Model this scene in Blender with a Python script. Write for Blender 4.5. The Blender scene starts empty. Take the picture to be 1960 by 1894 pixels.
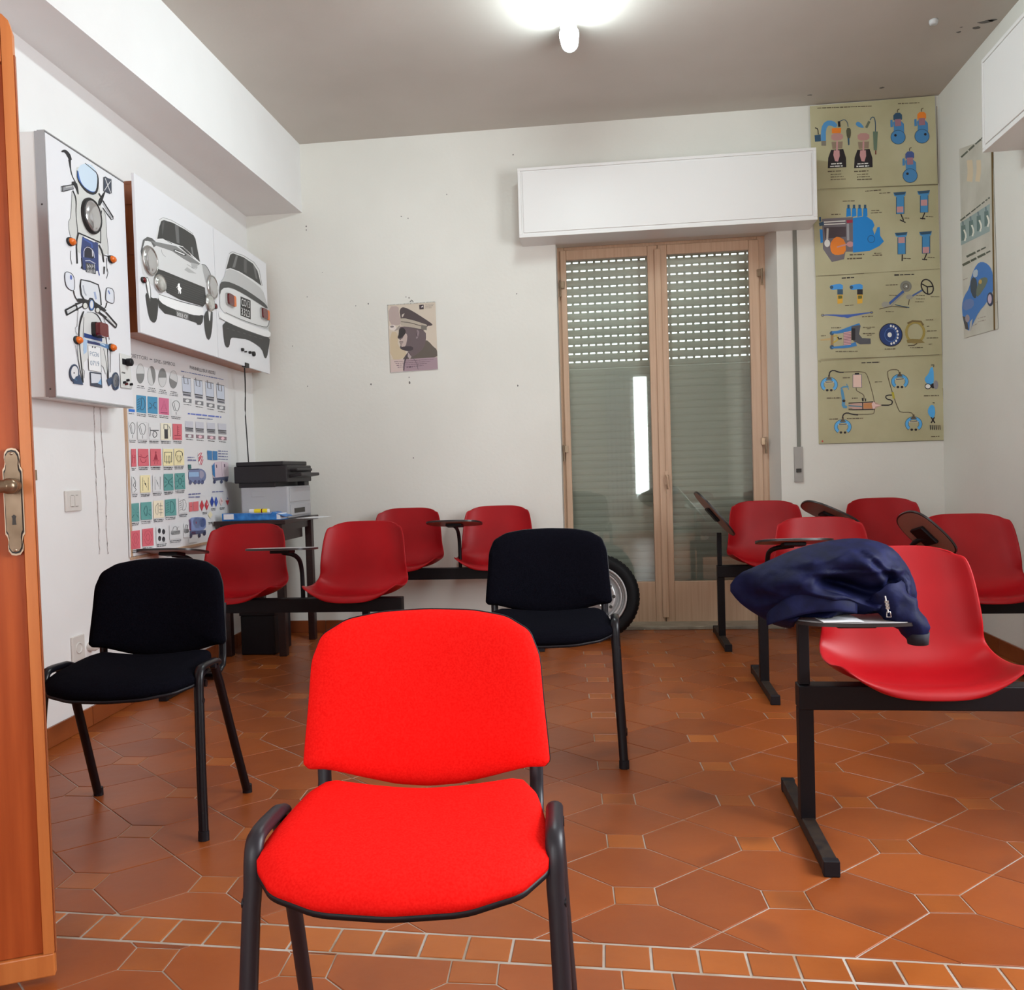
import bpy, bmesh, math, random
from mathutils import Matrix, Vector, noise
sc = bpy.context.scene
COL = sc.collection
rnd = random.Random(7)
PI = math.pi

# ---------------------------------------------------------------- camera
F = 1620.0; CXP, CYP = 980.0, 947.0; H = 1.08
YAW, PIT, ROL = math.radians(6.5), math.radians(1.65), math.radians(-1.72)
def _basis():
    s, c = math.sin(YAW), math.cos(YAW); cp, sp = math.cos(PIT), math.sin(PIT)
    f = Vector((-s*cp, c*cp, -sp)); r = Vector((c, s, 0)); u = r.cross(f)
    cr, sr = math.cos(ROL), math.sin(ROL)
    return cr*r+sr*u, -sr*r+cr*u, f
RV, UV_, FV = _basis()
CAMP = Vector((0, 0, H))
cam = bpy.data.cameras.new('camera'); camo = bpy.data.objects.new('camera', cam); COL.objects.link(camo)
cam.sensor_fit = 'HORIZONTAL'; cam.sensor_width = 36.0; cam.lens = 36.0*F/1960.0
cam.clip_start = 0.05
m = Matrix.Identity(4)
for i in range(3):
    m[i][0] = RV[i]; m[i][1] = UV_[i]; m[i][2] = -FV[i]; m[i][3] = CAMP[i]
camo.matrix_world = m
sc.camera = camo

# measured room
YB = 5.65            # back wall
ZC = 3.347           # ceiling
YF = -2.6            # wall behind the camera
def xl(y): return -2.43+0.05*(YB-y)
def xr(y): return 2.12-0.02*(YB-y)

# ---------------------------------------------------------------- world and light
w = bpy.data.worlds.new('world'); sc.world = w; w.use_nodes = True
bg = w.node_tree.nodes['Background']; bg.inputs[0].default_value = (0.86, 0.93, 1.0, 1); bg.inputs[1].default_value = 2.2
def area(name, loc, rot, sx, sy, power, col):
    l = bpy.data.lights.new(name, 'AREA'); l.shape = 'RECTANGLE'; l.size = sx; l.size_y = sy; l.energy = power; l.color = col
    o = bpy.data.objects.new(name, l); COL.objects.link(o); o.location = loc; o.rotation_euler = rot; return o
# daylight through the window in the right wall (just outside its glass)
area('window_daylight', (xr(1.7)+0.16, 1.7, 1.78), (0, math.radians(90), 0), 1.5, 1.5, 78, (0.90, 0.95, 1.0))
# daylight through the two windows of the wall behind the camera
area('window_daylight', (-1.32, YF-0.02, 1.6), (math.radians(90), 0, 0), 1.0, 1.6, 22, (0.95, 0.97, 1.0))
area('window_daylight', (0.57, YF-0.02, 1.6), (math.radians(90), 0, 0), 0.22, 1.95, 9, (0.93, 0.96, 1.0))
sc.view_settings.view_transform = 'Standard'; sc.view_settings.look = 'None'
sc.view_settings.gamma = 1.0; sc.view_settings.use_curve_mapping = False
sc.view_settings.exposure = 0.68
sc.cycles.use_denoising = True
sc.cycles.max_bounces = 8; sc.cycles.diffuse_bounces = 5; sc.cycles.transparent_max_bounces = 12
sc.cycles.sample_clamp_indirect = 2.0
sc.cycles.caustics_reflective = False; sc.cycles.caustics_refractive = False

# ---------------------------------------------------------------- projection helpers (measure the place from the photograph)
def ray(x, y): return RV*((x-CXP)/F) - UV_*((y-CYP)/F) + FV
def on_z(x, y, z): d = ray(x, y); return CAMP + d*((z-H)/d.z)
def on_y(x, y, Y): d = ray(x, y); return CAMP + d*(Y/d.y)
def on_plane(x, y, O, N): d = ray(x, y); return CAMP + d*(N.dot(O-CAMP)/N.dot(d))

# ---------------------------------------------------------------- materials
def lin(c):
    c = c/255.0
    return c/12.92 if c <= 0.04045 else ((c+0.055)/1.055)**2.4
def rgb(r, g, b): return (lin(r), lin(g), lin(b), 1)
def mat(name, col, rough=0.5, metal=0.0, spec=0.5, **kw):
    mt = bpy.data.materials.new(name); mt.use_nodes = True
    b = mt.node_tree.nodes['Principled BSDF']
    b.inputs['Base Color'].default_value = col if len(col) == 4 else (*col, 1)
    b.inputs['Roughness'].default_value = rough; b.inputs['Metallic'].default_value = metal
    b.inputs['Specular IOR Level'].default_value = spec
    for k, v in kw.items(): b.inputs[k.replace('_', ' ')].default_value = v
    return mt
def N(mt, t, **kw):
    n = mt.node_tree.nodes.new(t)
    for k, v in kw.items(): setattr(n, k, v)
    return n
def noisy(mt, c1, c2, scale=8, detail=4, lo=0.35, hi=0.65, bump=0.0, bscale=60, coord='Object', stretch=(1, 1, 1), bdist=0.002):
    nt = mt.node_tree; L = nt.links; b = nt.nodes['Principled BSDF']
    tc = N(mt, 'ShaderNodeTexCoord'); mp = N(mt, 'ShaderNodeMapping'); mp.inputs['Scale'].default_value = stretch
    L.new(tc.outputs[coord], mp.inputs[0])
    nz = N(mt, 'ShaderNodeTexNoise'); nz.inputs['Scale'].default_value = scale; nz.inputs['Detail'].default_value = detail
    L.new(mp.outputs[0], nz.inputs['Vector'])
    cr = N(mt, 'ShaderNodeValToRGB'); cr.color_ramp.elements[0].position = lo; cr.color_ramp.elements[1].position = hi
    cr.color_ramp.elements[0].color = c1; cr.color_ramp.elements[1].color = c2
    L.new(nz.outputs['Fac'], cr.inputs[0]); L.new(cr.outputs[0], b.inputs['Base Color'])
    if bump:
        n2 = N(mt, 'ShaderNodeTexNoise'); n2.inputs['Scale'].default_value = bscale; n2.inputs['Detail'].default_value = 3
        L.new(mp.outputs[0], n2.inputs['Vector'])
        bp = N(mt, 'ShaderNodeBump'); bp.inputs['Strength'].default_value = bump; bp.inputs['Distance'].default_value = bdist
        L.new(n2.outputs['Fac'], bp.inputs['Height']); L.new(bp.outputs[0], b.inputs['Normal'])
    return mt
M = {}
M['wall'] = noisy(mat('painted_plaster', (0.78, 0.76, 0.70), 0.75, spec=0.3), (0.76, 0.75, 0.69, 1), (0.80, 0.79, 0.73, 1), 1.5, 4, bump=0.25, bscale=45, bdist=0.003)
M['wall_white'] = noisy(mat('white_paint', (0.82, 0.81, 0.80), 0.7, spec=0.3), (0.79, 0.775, 0.765, 1), (0.83, 0.82, 0.81, 1), 1.5, 4, bump=0.25, bscale=45, bdist=0.003)
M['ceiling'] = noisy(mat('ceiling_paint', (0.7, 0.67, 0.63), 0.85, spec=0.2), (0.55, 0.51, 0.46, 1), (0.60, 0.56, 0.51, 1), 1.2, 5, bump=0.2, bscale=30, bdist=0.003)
M['white_box'] = mat('white_lacquer', (0.80, 0.79, 0.77), 0.4)
M['gap'] = mat('dark_gap', (0.05, 0.045, 0.04), 0.8)
M['grout'] = noisy(mat('cement_grout', (0.42, 0.37, 0.32), 0.85, spec=0.2), (0.34, 0.25, 0.18, 1), (0.48, 0.43, 0.38, 1), 7, 5)
def tile_mat(name, a, b_, dark):
    mt = mat(name, a, 0.25, spec=0.48); nt = mt.node_tree; L = nt.links; b = nt.nodes['Principled BSDF']
    oi = N(mt, 'ShaderNodeObjectInfo'); geo = N(mt, 'ShaderNodeNewGeometry')
    comb = N(mt, 'ShaderNodeVectorMath', operation='ADD')
    rv = N(mt, 'ShaderNodeCombineXYZ'); mul = N(mt, 'ShaderNodeMath', operation='MULTIPLY'); mul.inputs[1].default_value = 37.0
    L.new(oi.outputs['Random'], mul.inputs[0]); L.new(mul.outputs[0], rv.inputs[2]); 
    L.new(geo.outputs['Position'], comb.inputs[0]); L.new(rv.outputs[0], comb.inputs[1])
    nz = N(mt, 'ShaderNodeTexNoise'); nz.inputs['Scale'].default_value = 7; nz.inputs['Detail'].default_value = 5; L.new(comb.outputs[0], nz.inputs['Vector'])
    mx = N(mt, 'ShaderNodeMix', data_type='RGBA'); mx.inputs[6].default_value = a; mx.inputs[7].default_value = b_
    add = N(mt, 'ShaderNodeMath', operation='ADD'); sub = N(mt, 'ShaderNodeMath', operation='MULTIPLY_ADD')
    sub.inputs[1].default_value = 0.5; sub.inputs[2].default_value = -0.12
    L.new(oi.outputs['Random'], sub.inputs[0]); L.new(sub.outputs[0], add.inputs[0]); 
    n1 = N(mt, 'ShaderNodeMath', operation='MULTIPLY'); n1.inputs[1].default_value = 0.75; L.new(nz.outputs['Fac'], n1.inputs[0]); L.new(n1.outputs[0], add.inputs[1])
    add.use_clamp = True; L.new(add.outputs[0], mx.inputs[0])
    # burnt smudges
    nd = N(mt, 'ShaderNodeTexNoise'); nd.inputs['Scale'].default_value = 4.6; nd.inputs['Detail'].default_value = 1; nd.inputs['Roughness'].default_value = 0.3
    L.new(comb.outputs[0], nd.inputs['Vector'])
    rp = N(mt, 'ShaderNodeValToRGB'); rp.color_ramp.elements[0].position = 0.64; rp.color_ramp.elements[1].position = 0.90
    rp.color_ramp.elements[1].color = (0.8, 0.8, 0.8, 1)
    L.new(nd.outputs['Fac'], rp.inputs[0])
    mx2 = N(mt, 'ShaderNodeMix', data_type='RGBA'); L.new(rp.outputs[0], mx2.inputs[0]); L.new(mx.outputs[2], mx2.inputs[6]); mx2.inputs[7].default_value = dark
    L.new(mx2.outputs[2], b.inputs['Base Color'])
    n3 = N(mt, 'ShaderNodeTexNoise'); n3.inputs['Scale'].default_value = 14; n3.inputs['Detail'].default_value = 3; L.new(comb.outputs[0], n3.inputs['Vector'])
    mr = N(mt, 'ShaderNodeMapRange'); mr.inputs['To Min'].default_value = 0.285; mr.inputs['To Max'].default_value = 0.37; L.new(n3.outputs['Fac'], mr.inputs[0]); L.new(mr.outputs[0], b.inputs['Roughness'])
    bp = N(mt, 'ShaderNodeBump'); bp.inputs['Strength'].default_value = 0.25; bp.inputs['Distance'].default_value = 0.004
    L.new(n3.outputs['Fac'], bp.inputs['Height']); L.new(bp.outputs[0], b.inputs['Normal'])
    return mt
M['tile'] = tile_mat('terracotta_tile', (0.22, 0.048, 0.010, 1), (0.37, 0.092, 0.017, 1), (0.10, 0.025, 0.012, 1))
M['tile2'] = tile_mat('terracotta_tile_small', (0.24, 0.058, 0.011, 1), (0.46, 0.128, 0.021, 1), (0.09, 0.022, 0.01, 1))
def wood(name, a, b_, scale=3, stretch=(14, 14, 0.8), rough=0.35):
    return noisy(mat(name, a, rough), a, b_, scale, 6, 0.3, 0.7, bump=0.08, bscale=30, stretch=stretch, bdist=0.001)
M['door_panel'] = wood('mahogany_veneer', (0.34, 0.062, 0.015, 1), (0.46, 0.098, 0.024, 1))
M['door_panel'].node_tree.nodes['Principled BSDF'].inputs['Specular IOR Level'].default_value = 0.25
M['base_tile'] = tile_mat('baseboard_terracotta', (0.20, 0.045, 0.014, 1), (0.30, 0.080, 0.022, 1), (0.06, 0.012, 0.006, 1))
M['door_stile'] = wood('cherry_wood', (0.50, 0.145, 0.034, 1), (0.62, 0.205, 0.052, 1))
M['jamb'] = wood('brown_wood', (0.30, 0.09, 0.035, 1), (0.38, 0.12, 0.045, 1))
M['box_wood'] = wood('orange_plywood', (0.34, 0.10, 0.03, 1), (0.44, 0.14, 0.045, 1))
M['pvc'] = wood('window_frame_wood', (0.52, 0.335, 0.215, 1), (0.60, 0.405, 0.27, 1), 4, (20, 20, 0.6), 0.4)
M['desk'] = wood('dark_walnut', (0.016, 0.006, 0.006, 1), (0.030, 0.011, 0.009, 1), 4, (2, 14, 14), 0.35)
M['brass'] = noisy(mat('antique_brass', (0.42, 0.30, 0.17), 0.3, 0.75), (0.17, 0.115, 0.07, 1), (0.33, 0.24, 0.16, 1), 9, 3)
M['brass_light'] = mat('polished_brass', (0.50, 0.38, 0.27), 0.3, 0.8)
M['winder'] = mat('grey_winder_plastic', (0.36, 0.34, 0.31), 0.4)
M['steel'] = mat('steel', (0.55, 0.54, 0.52), 0.3, 0.9)
M['alu'] = mat('aluminium_profile', (0.42, 0.41, 0.42), 0.4, 0.7)
M['black'] = mat('black_metal', (0.004, 0.0035, 0.006), 0.32, spec=0.35)
M['black_plastic'] = mat('black_plastic', (0.008, 0.007, 0.010), 0.5, spec=0.3)
M['grey_paint'] = mat('dark_enamel', (0.014, 0.012, 0.018), 0.42, spec=0.5)
M['beam'] = mat('black_enamel', (0.004, 0.0025, 0.004), 0.5, spec=0.25)
M['foot'] = noisy(mat('worn_enamel', (0.03, 0.022, 0.018), 0.6, spec=0.3), (0.008, 0.005, 0.006, 1), (0.030, 0.018, 0.012, 1), 25)
def fabric(name, a, b_, sheen=0.3):
    mt = noisy(mat(name, a, 0.95, spec=0.04), a, b_, 260, 2, 0.35, 0.65, bump=0.35, bscale=650, bdist=0.0008)
    return mt
M['red_fabric'] = fabric('red_upholstery', (0.93, 0.010, 0.008, 1), (1.0, 0.018, 0.014, 1))
M['black_fabric'] = fabric('black_upholstery', (0.0022, 0.0022, 0.0042, 1), (0.0045, 0.0045, 0.008, 1))
M['shell'] = noisy(mat('red_moulded_plastic', (0.5, 0.02, 0.02), 0.42, spec=0.24), (0.29, 0.002, 0.005, 1), (0.37, 0.004, 0.008, 1), 3, 4, bump=0.12, bscale=400, bdist=0.0006)
M['tablet_edge'] = mat('black_rubber_edge', (0.02, 0.014, 0.014), 0.35)
M['tablet_top'] = mat('laminate_top', (0.55, 0.52, 0.52), 0.35)
M['tablet_under'] = mat('brown_laminate', (0.28, 0.14, 0.11), 0.4)
M['navy'] = noisy(mat('navy_nylon', (0.012, 0.014, 0.05), 0.62, spec=0.12), (0.0035, 0.0045, 0.024, 1), (0.007, 0.009, 0.046, 1), 30, 4, bump=0.3, bscale=140, bdist=0.001)
M['navy_dark'] = mat('black_knit', (0.006, 0.006, 0.014), 0.8)
M['paper'] = mat('white_paper', (0.80, 0.80, 0.82), 0.7)
M['cream_paper'] = noisy(mat('yellowed_paper', (0.60, 0.54, 0.36), 0.6), (0.45, 0.415, 0.245, 1), (0.55, 0.515, 0.325, 1), 2.5, 4)
M['aged_paper'] = noisy(mat('aged_poster_paper', (0.6, 0.58, 0.5), 0.5), (0.56, 0.54, 0.46, 1), (0.68, 0.66, 0.58, 1), 4, 4)
M['olive_edge'] = mat('olive_wood_edge', (0.16, 0.10, 0.03), 0.6)
M['poster'] = mat('poster_paper', (0.80, 0.79, 0.80), 0.6)
M['panel'] = mat('white_laminate', (0.80, 0.80, 0.83), 0.3)
M['tyre'] = mat('black_rubber', (0.004, 0.004, 0.005), 0.6, spec=0.2)
M['rim'] = mat('silver_wheel', (0.50, 0.50, 0.50), 0.35, 0.6)
M['printer_body'] = mat('grey_printer_plastic', (0.42, 0.42, 0.44), 0.5)
M['printer_black'] = mat('black_printer_plastic', (0.014, 0.011, 0.013), 0.45)
M['binder'] = noisy(mat('blue_binder', (0.02, 0.18, 0.55), 0.3), (0.012, 0.13, 0.45, 1), (0.05, 0.30, 0.75, 1), 18)
M['yellow'] = mat('yellow_label', (0.85, 0.66, 0.02), 0.4)
M['switch'] = mat('white_switch_plastic', (0.66, 0.62, 0.58), 0.35)
M['slat'] = mat('shutter_plastic', (0.78, 0.78, 0.68), 0.5)
M['marble'] = noisy(mat('grey_marble', (0.3, 0.27, 0.2), 0.3), (0.22, 0.20, 0.15, 1), (0.34, 0.31, 0.24, 1), 12)
M['lens'] = mat('headlamp_glass', (0.62, 0.62, 0.63), 0.12, 0.75)
M['lens_ribbed'] = noisy(mat('fog_lamp_glass', (0.6, 0.6, 0.57), 0.2, 0.5), (0.45, 0.45, 0.42, 1), (0.75, 0.75, 0.72, 1), 20)
M['orange_lens'] = mat('orange_lens', (0.75, 0.16, 0.02), 0.2)
M['red_lens'] = mat('red_lens', (0.13, 0.002, 0.004), 0.15, Coat_Weight=0.3)
M['strap'] = mat('grey_strap', (0.22, 0.22, 0.19), 0.8)
M['cable'] = mat('black_cable', (0.015, 0.013, 0.012), 0.5)
M['wire'] = mat('painted_wire', (0.66, 0.61, 0.60), 0.7)
M['curtain'] = mat('white_curtain', (0.75, 0.75, 0.76), 0.9)
gl = mat('window_glass', (0.9, 0.95, 0.93), 0.0); 
def glass_mat():
    mt = bpy.data.materials.new('window_pane'); mt.use_nodes = True; nt = mt.node_tree; L = nt.links
    nt.nodes.remove(nt.nodes['Principled BSDF']); out = nt.nodes['Material Output']
    tr = N(mt, 'ShaderNodeBsdfTransparent'); tr.inputs[0].default_value = (0.90, 0.93, 0.91, 1)
    gs = N(mt, 'ShaderNodeBsdfGlossy'); gs.inputs['Roughness'].default_value = 0.02; gs.inputs[0].default_value = (0.95, 1, 0.97, 1)
    fr = N(mt, 'ShaderNodeFresnel'); fr.inputs[0].default_value = 1.75
    ms = N(mt, 'ShaderNodeMixShader'); L.new(fr.outputs[0], ms.inputs[0]); L.new(tr.outputs[0], ms.inputs[1]); L.new(gs.outputs[0], ms.inputs[2]); L.new(ms.outputs[0], out.inputs[0])
    return mt
M['glass'] = glass_mat()
def emit(name, col, s):
    mt = bpy.data.materials.new(name); mt.use_nodes = True; b = mt.node_tree.nodes['Principled BSDF']
    b.inputs['Base Color'].default_value = (*col, 1); b.inputs['Emission Color'].default_value = (*col, 1); b.inputs['Emission Strength'].default_value = s
    return mt
M['tube'] = emit('lit_fluorescent_tube', (0.82, 0.97, 1.0), 51)
M['lampcap'] = mat('lamp_diffuser_plastic', (0.9, 0.92, 0.92), 0.4, Transmission_Weight=0.3)
def ink():
    mt = bpy.data.materials.new('printed_ink'); mt.use_nodes = True; b = mt.node_tree.nodes['Principled BSDF']
    a = N(mt, 'ShaderNodeAttribute'); a.attribute_name = 'ink'; mt.node_tree.links.new(a.outputs['Color'], b.inputs['Base Color'])
    b.inputs['Roughness'].default_value = 0.45
    return mt
M['ink'] = ink()

# ---------------------------------------------------------------- object helpers
def tag(o, label=None, cat=None, group=None, kind=None):
    if label: o['label'] = label
    if cat: o['category'] = cat
    if group: o['group'] = group
    if kind: o['kind'] = kind
    return o
def thing(name, label, cat, loc=(0, 0, 0), group=None, kind=None):
    o = bpy.data.objects.new(name, None); COL.objects.link(o); o.location = loc; o.empty_display_size = 0.05
    return tag(o, label, cat, group, kind)
def adopt(o, p):
    o.parent = p
    if p.type == 'EMPTY': o.matrix_parent_inverse = Matrix.Translation(-Vector(p.location))
    return o
class MB:
    def __init__(s): s.v = []; s.f = []; s.mi = []; s.sm = []
    def add(s, vs, fs, mi=0, sm=False, T=None):
        k = len(s.v)
        for p in vs:
            p = Vector(p)
            s.v.append(T @ p if T is not None else p)
        for f in fs: s.f.append([k+i for i in f]); s.mi.append(mi); s.sm.append(sm)
        return s
    def box(s, a, b, mi=0, T=None):
        x0, y0, z0 = a; x1, y1, z1 = b
        vs = [(x0,y0,z0),(x1,y0,z0),(x1,y1,z0),(x0,y1,z0),(x0,y0,z1),(x1,y0,z1),(x1,y1,z1),(x0,y1,z1)]
        return s.add(vs, [(0,3,2,1),(4,5,6,7),(0,1,5,4),(1,2,6,5),(2,3,7,6),(3,0,4,7)], mi, False, T)
    def prism(s, pts, d0, d1, mi=0, T=None, sm=False, mi_side=None):
        """pts: list of (x,y) ccw; extruded along z from d0 to d1"""
        n = len(pts); vs = [(p[0], p[1], d0) for p in pts]+[(p[0], p[1], d1) for p in pts]
        s.add(vs, [tuple(range(n))[::-1], tuple(range(n, 2*n))], mi, False, T)
        s.add(vs, [(i, (i+1) % n, n+(i+1) % n, n+i) for i in range(n)], mi if mi_side is None else mi_side, sm, T)
        return s
    def tube(s, path, r, n=10, mi=0, T=None, r2=None, up=(0, 0, 1), caps=True, closed=False):
        """sweep an ellipse (r, r2) along a path; r may be a list"""
        path = [Vector(p) for p in path]; K = len(path); vs = []; up = Vector(up)
        for i, p in enumerate(path):
            if closed: t = path[(i+1) % K]-path[i-1]
            elif i == 0: t = path[1]-path[0]
            elif i == K-1: t = path[-1]-path[-2]
            else: t = (path[i+1]-p).normalized()+(p-path[i-1]).normalized()
            t.normalize(); a = t.cross(up)
            if a.length < 1e-3: a = t.cross(Vector((1, 0, 0)))
            a.normalize(); b = a.cross(t)
            ra = r[i] if isinstance(r, (list, tuple)) else r; rb = r2 if r2 else ra
            for k in range(n):
                th = 2*PI*k/n; vs.append(p+a*math.cos(th)*ra+b*math.sin(th)*rb)
        fs = [(i*n+k, i*n+(k+1) % n, ((i+1) % K)*n+(k+1) % n, ((i+1) % K)*n+k) for i in range(K if closed else K-1) for k in range(n)]
        s.add(vs, fs, mi, True, T)
        if caps and not closed:
            s.add(vs[:n], [tuple(range(n))[::-1]], mi, False, T); s.add(vs[-n:], [tuple(range(n))], mi, False, T)
        return s
    def lathe(s, prof, n=32, mi=0, T=None, sm=True):
        """profile (r, z) round z"""
        vs = []; K = len(prof)
        for r, z in prof:
            for k in range(n): th = 2*PI*k/n; vs.append((r*math.cos(th), r*math.sin(th), z))
        fs = [(i*n+k, i*n+(k+1) % n, (i+1)*n+(k+1) % n, (i+1)*n+k) for i in range(K-1) for k in range(n)]
        return s.add(vs, fs, mi, sm, T)
    def grid(s, fn, nu, nv, mi=0, sm=True, T=None):
        vs = [fn(i/nu, j/nv) for j in range(nv+1) for i in range(nu+1)]
        fs = [(j*(nu+1)+i, j*(nu+1)+i+1, (j+1)*(nu+1)+i+1, (j+1)*(nu+1)+i) for j in range(nv) for i in range(nu)]
        return s.add(vs, fs, mi, sm, T)
    def build(s, name, mats, parent=None, bevel=0, bseg=2, weld=False, solid=0, subsurf=0):
        me = bpy.data.meshes.new(name)
        me.from_pydata([tuple(v) for v in s.v], [], s.f)
        if not isinstance(mats, (list, tuple)): mats = [mats]
        for mm in mats: me.materials.append(M[mm] if isinstance(mm, str) else mm)
        me.polygons.foreach_set('material_index', s.mi); me.polygons.foreach_set('use_smooth', s.sm)
        if weld:
            bm = bmesh.new(); bm.from_mesh(me); bmesh.ops.remove_doubles(bm, verts=bm.verts, dist=1e-5)
            bmesh.ops.recalc_face_normals(bm, faces=bm.faces); bm.to_mesh(me); bm.free()
        me.update()
        o = bpy.data.objects.new(name, me); COL.objects.link(o)
        if parent is not None: adopt(o, parent)
        if solid:
            md = o.modifiers.new('s', 'SOLIDIFY'); md.thickness = solid; md.offset = 0
        if bevel:
            md = o.modifiers.new('b', 'BEVEL'); md.width = bevel; md.segments = bseg; md.limit_method = 'ANGLE'; md.angle_limit = math.radians(40)
        if subsurf:
            md = o.modifiers.new('ss', 'SUBSURF'); md.levels = subsurf; md.render_levels = subsurf
        return o
def copy_tree(o, parent=None):
    c = o.copy(); COL.objects.link(c)
    if parent is not None: c.parent = parent
    for ch in [x for x in COL.objects if x.parent == o]: copy_tree(ch, c)
    return c
def chaikin(pts, n=3, closed=True):
    for _ in range(n):
        out = []; K = len(pts)
        for i in range(K if closed else K-1):
            a, b = pts[i], pts[(i+1) % K]
            out.append(tuple(a[k]*.75+b[k]*.25 for k in range(len(a)))); out.append(tuple(a[k]*.25+b[k]*.75 for k in range(len(a))))
        if not closed: out = [pts[0]]+out+[pts[-1]]
        pts = out
    return pts
def rrect(x0, y0, x1, y1, r, n=4):
    out = []
    for cx, cy, a0 in ((x1-r, y1-r, 0), (x0+r, y1-r, 90), (x0+r, y0+r, 180), (x1-r, y0+r, 270)):
        for k in range(n+1):
            a = math.radians(a0+90*k/n); out.append((cx+r*math.cos(a), cy+r*math.sin(a)))
    return out
def frame_T(O, U, V, Nn):
    T = Matrix.Identity(4)
    for i in range(3): T[i][0] = U[i]; T[i][1] = V[i]; T[i][2] = Nn[i]; T[i][3] = O[i]
    return T
# ---------------------------------------------------------------- printed matter
class Plane:
    """a flat panel: O origin, U to the viewer's right, V up, N out of the wall"""
    def __init__(s, O, U, V=(0, 0, 1)):
        s.O = Vector(O); s.U = Vector(U).normalized(); s.V = Vector(V); s.N = s.U.cross(s.V).normalized()
    def T(s, off=0): return frame_T(s.O+s.N*off, s.U, s.V, s.N)
    def uv(s, x, y):
        p = on_plane(x, y, s.O, s.N)-s.O
        return (p.dot(s.U), p.dot(s.V))
class Print:
    def __init__(s, plane, crop=(0, 0, 1), base=0.0006):
        s.p = plane; s.crop = crop; s.v = []; s.f = []; s.c = []; s.base = base; s.lay = 0
    def q(s, x, y):
        x0, y0, k = s.crop; return s.p.uv(x0+x/k, y0+y/k)
    def face(s, uvs, col, lay=None):
        if lay is None: s.lay += 1; lay = s.lay
        d = s.base+min(lay, 120)*0.00003
        k = len(s.v)
        s.v += [s.p.O+s.p.U*u+s.p.V*v+s.p.N*d for u, v in uvs]
        s.f.append(list(range(k, k+len(uvs)))); s.c.append(col)
    def poly(s, pts, col, sm=0, lay=None):
        pts = chaikin(pts, sm) if sm else pts
        s.face([s.q(*p) for p in pts], col, lay)
    def ell(s, cx, cy, rx, ry, col, rot=0, a0=0, a1=360, lay=None, n=28):
        c, sn = math.cos(math.radians(rot)), math.sin(math.radians(rot)); pts = []
        for k in range(n):
            a = math.radians(a0+(a1-a0)*k/(n if a1-a0 >= 360 else n-1)); x, y = rx*math.cos(a), ry*math.sin(a)
            pts.append((cx+x*c-y*sn, cy+x*sn+y*c))
        s.poly(pts, col, 0, lay)
    def line(s, pts, wd, col, sm=0, lay=None, closed=False):
        n0 = len(pts)
        if sm: pts = chaikin(pts, sm, closed)
        if isinstance(wd, list):
            n1 = len(pts); W_ = (wd+[wd[-1]]*n0)[:n0]
            wd = [W_[min(int(i*(n0-1)/(n1-1)), n0-1)]*(1-(i*(n0-1)/(n1-1))%1)+W_[min(int(i*(n0-1)/(n1-1))+1, n0-1)]*((i*(n0-1)/(n1-1))%1) for i in range(n1)]+[W_[-1]]
        if closed: pts = list(pts)+[pts[0]]
        if lay is None: s.lay += 1; lay = s.lay
        L, R = [], []
        for i, p in enumerate(pts):
            a = pts[max(i-1, 0)]; b = pts[min(i+1, len(pts)-1)]
            if closed and i in (0, len(pts)-1): a = pts[-2]; b = pts[1]
            dx, dy = b[0]-a[0], b[1]-a[1]; l = math.hypot(dx, dy) or 1; h = (wd[i] if isinstance(wd, list) else wd)/2
            L.append((p[0]-dy/l*h, p[1]+dx/l*h)); R.append((p[0]+dy/l*h, p[1]-dx/l*h))
        for i in range(len(pts)-1): s.face([s.q(*L[i]), s.q(*L[i+1]), s.q(*R[i+1]), s.q(*R[i])], col, lay)
    def ring(s, cx, cy, rx, ry, wd, col, rot=0, a0=0, a1=360, lay=None, n=24):
        c, sn = math.cos(math.radians(rot)), math.sin(math.radians(rot)); pts = []
        for k in range(n+1):
            a = math.radians(a0+(a1-a0)*k/n); x, y = rx*math.cos(a), ry*math.sin(a); pts.append((cx+x*c-y*sn, cy+x*sn+y*c))
        s.line(pts, wd, col, 0, lay)
    def dashes(s, x0, y0, x1, y1, wd, col, r=None):
        """a line of print too small to read: short uneven dashes"""
        r = r or rnd; L = math.hypot(x1-x0, y1-y0); t = 0; s.lay += 1
        while t < L:
            a = min(L-t, wd*(1.2+r.random()*3.5))
            p = [(x0+(x1-x0)*q/L, y0+(y1-y0)*q/L) for q in (t, t+a)]
            s.line(p, wd*(0.6+0.5*r.random()), col, 0, s.lay); t += a+wd*(0.35+0.4*r.random())
    def text(s, txt, x0, y0, x1, y1, hpx, col, stretch=True):
        """text whose baseline runs between two photo points; hpx = capital height"""
        cu = bpy.data.curves.new('t', 'FONT'); cu.body = txt; cu.resolution_u = 2; ob = bpy.data.objects.new('t', cu)
        COL.objects.link(ob); bpy.context.view_layer.update()
        me = ob.to_mesh(); vs = [v.co.copy() for v in me.vertices]; fs = [tuple(p.vertices) for p in me.polygons]
        ob.to_mesh_clear(); bpy.data.objects.remove(ob); bpy.data.curves.remove(cu)
        if not vs: return
        mx = max(v.x for v in vs); mn = min(v.x for v in vs); s.lay += 1
        A = Vector(s.q(x0, y0)); B = Vector(s.q(x1, y1)); T_ = Vector(s.q(x0, y0-hpx)); hh = (T_-A).length/0.72
        d = s.base+min(s.lay, 120)*0.00003; k = len(s.v)
        for v in vs:
            q = A+(B-A)*((v.x-mn)/(mx-mn)); q = q+Vector((0, 1))*v.y*hh
            s.v.append(s.p.O+s.p.U*q.x+s.p.V*q.y+s.p.N*d)
        for f in fs: s.f.append([k+i for i in f]); s.c.append(col)
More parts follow.
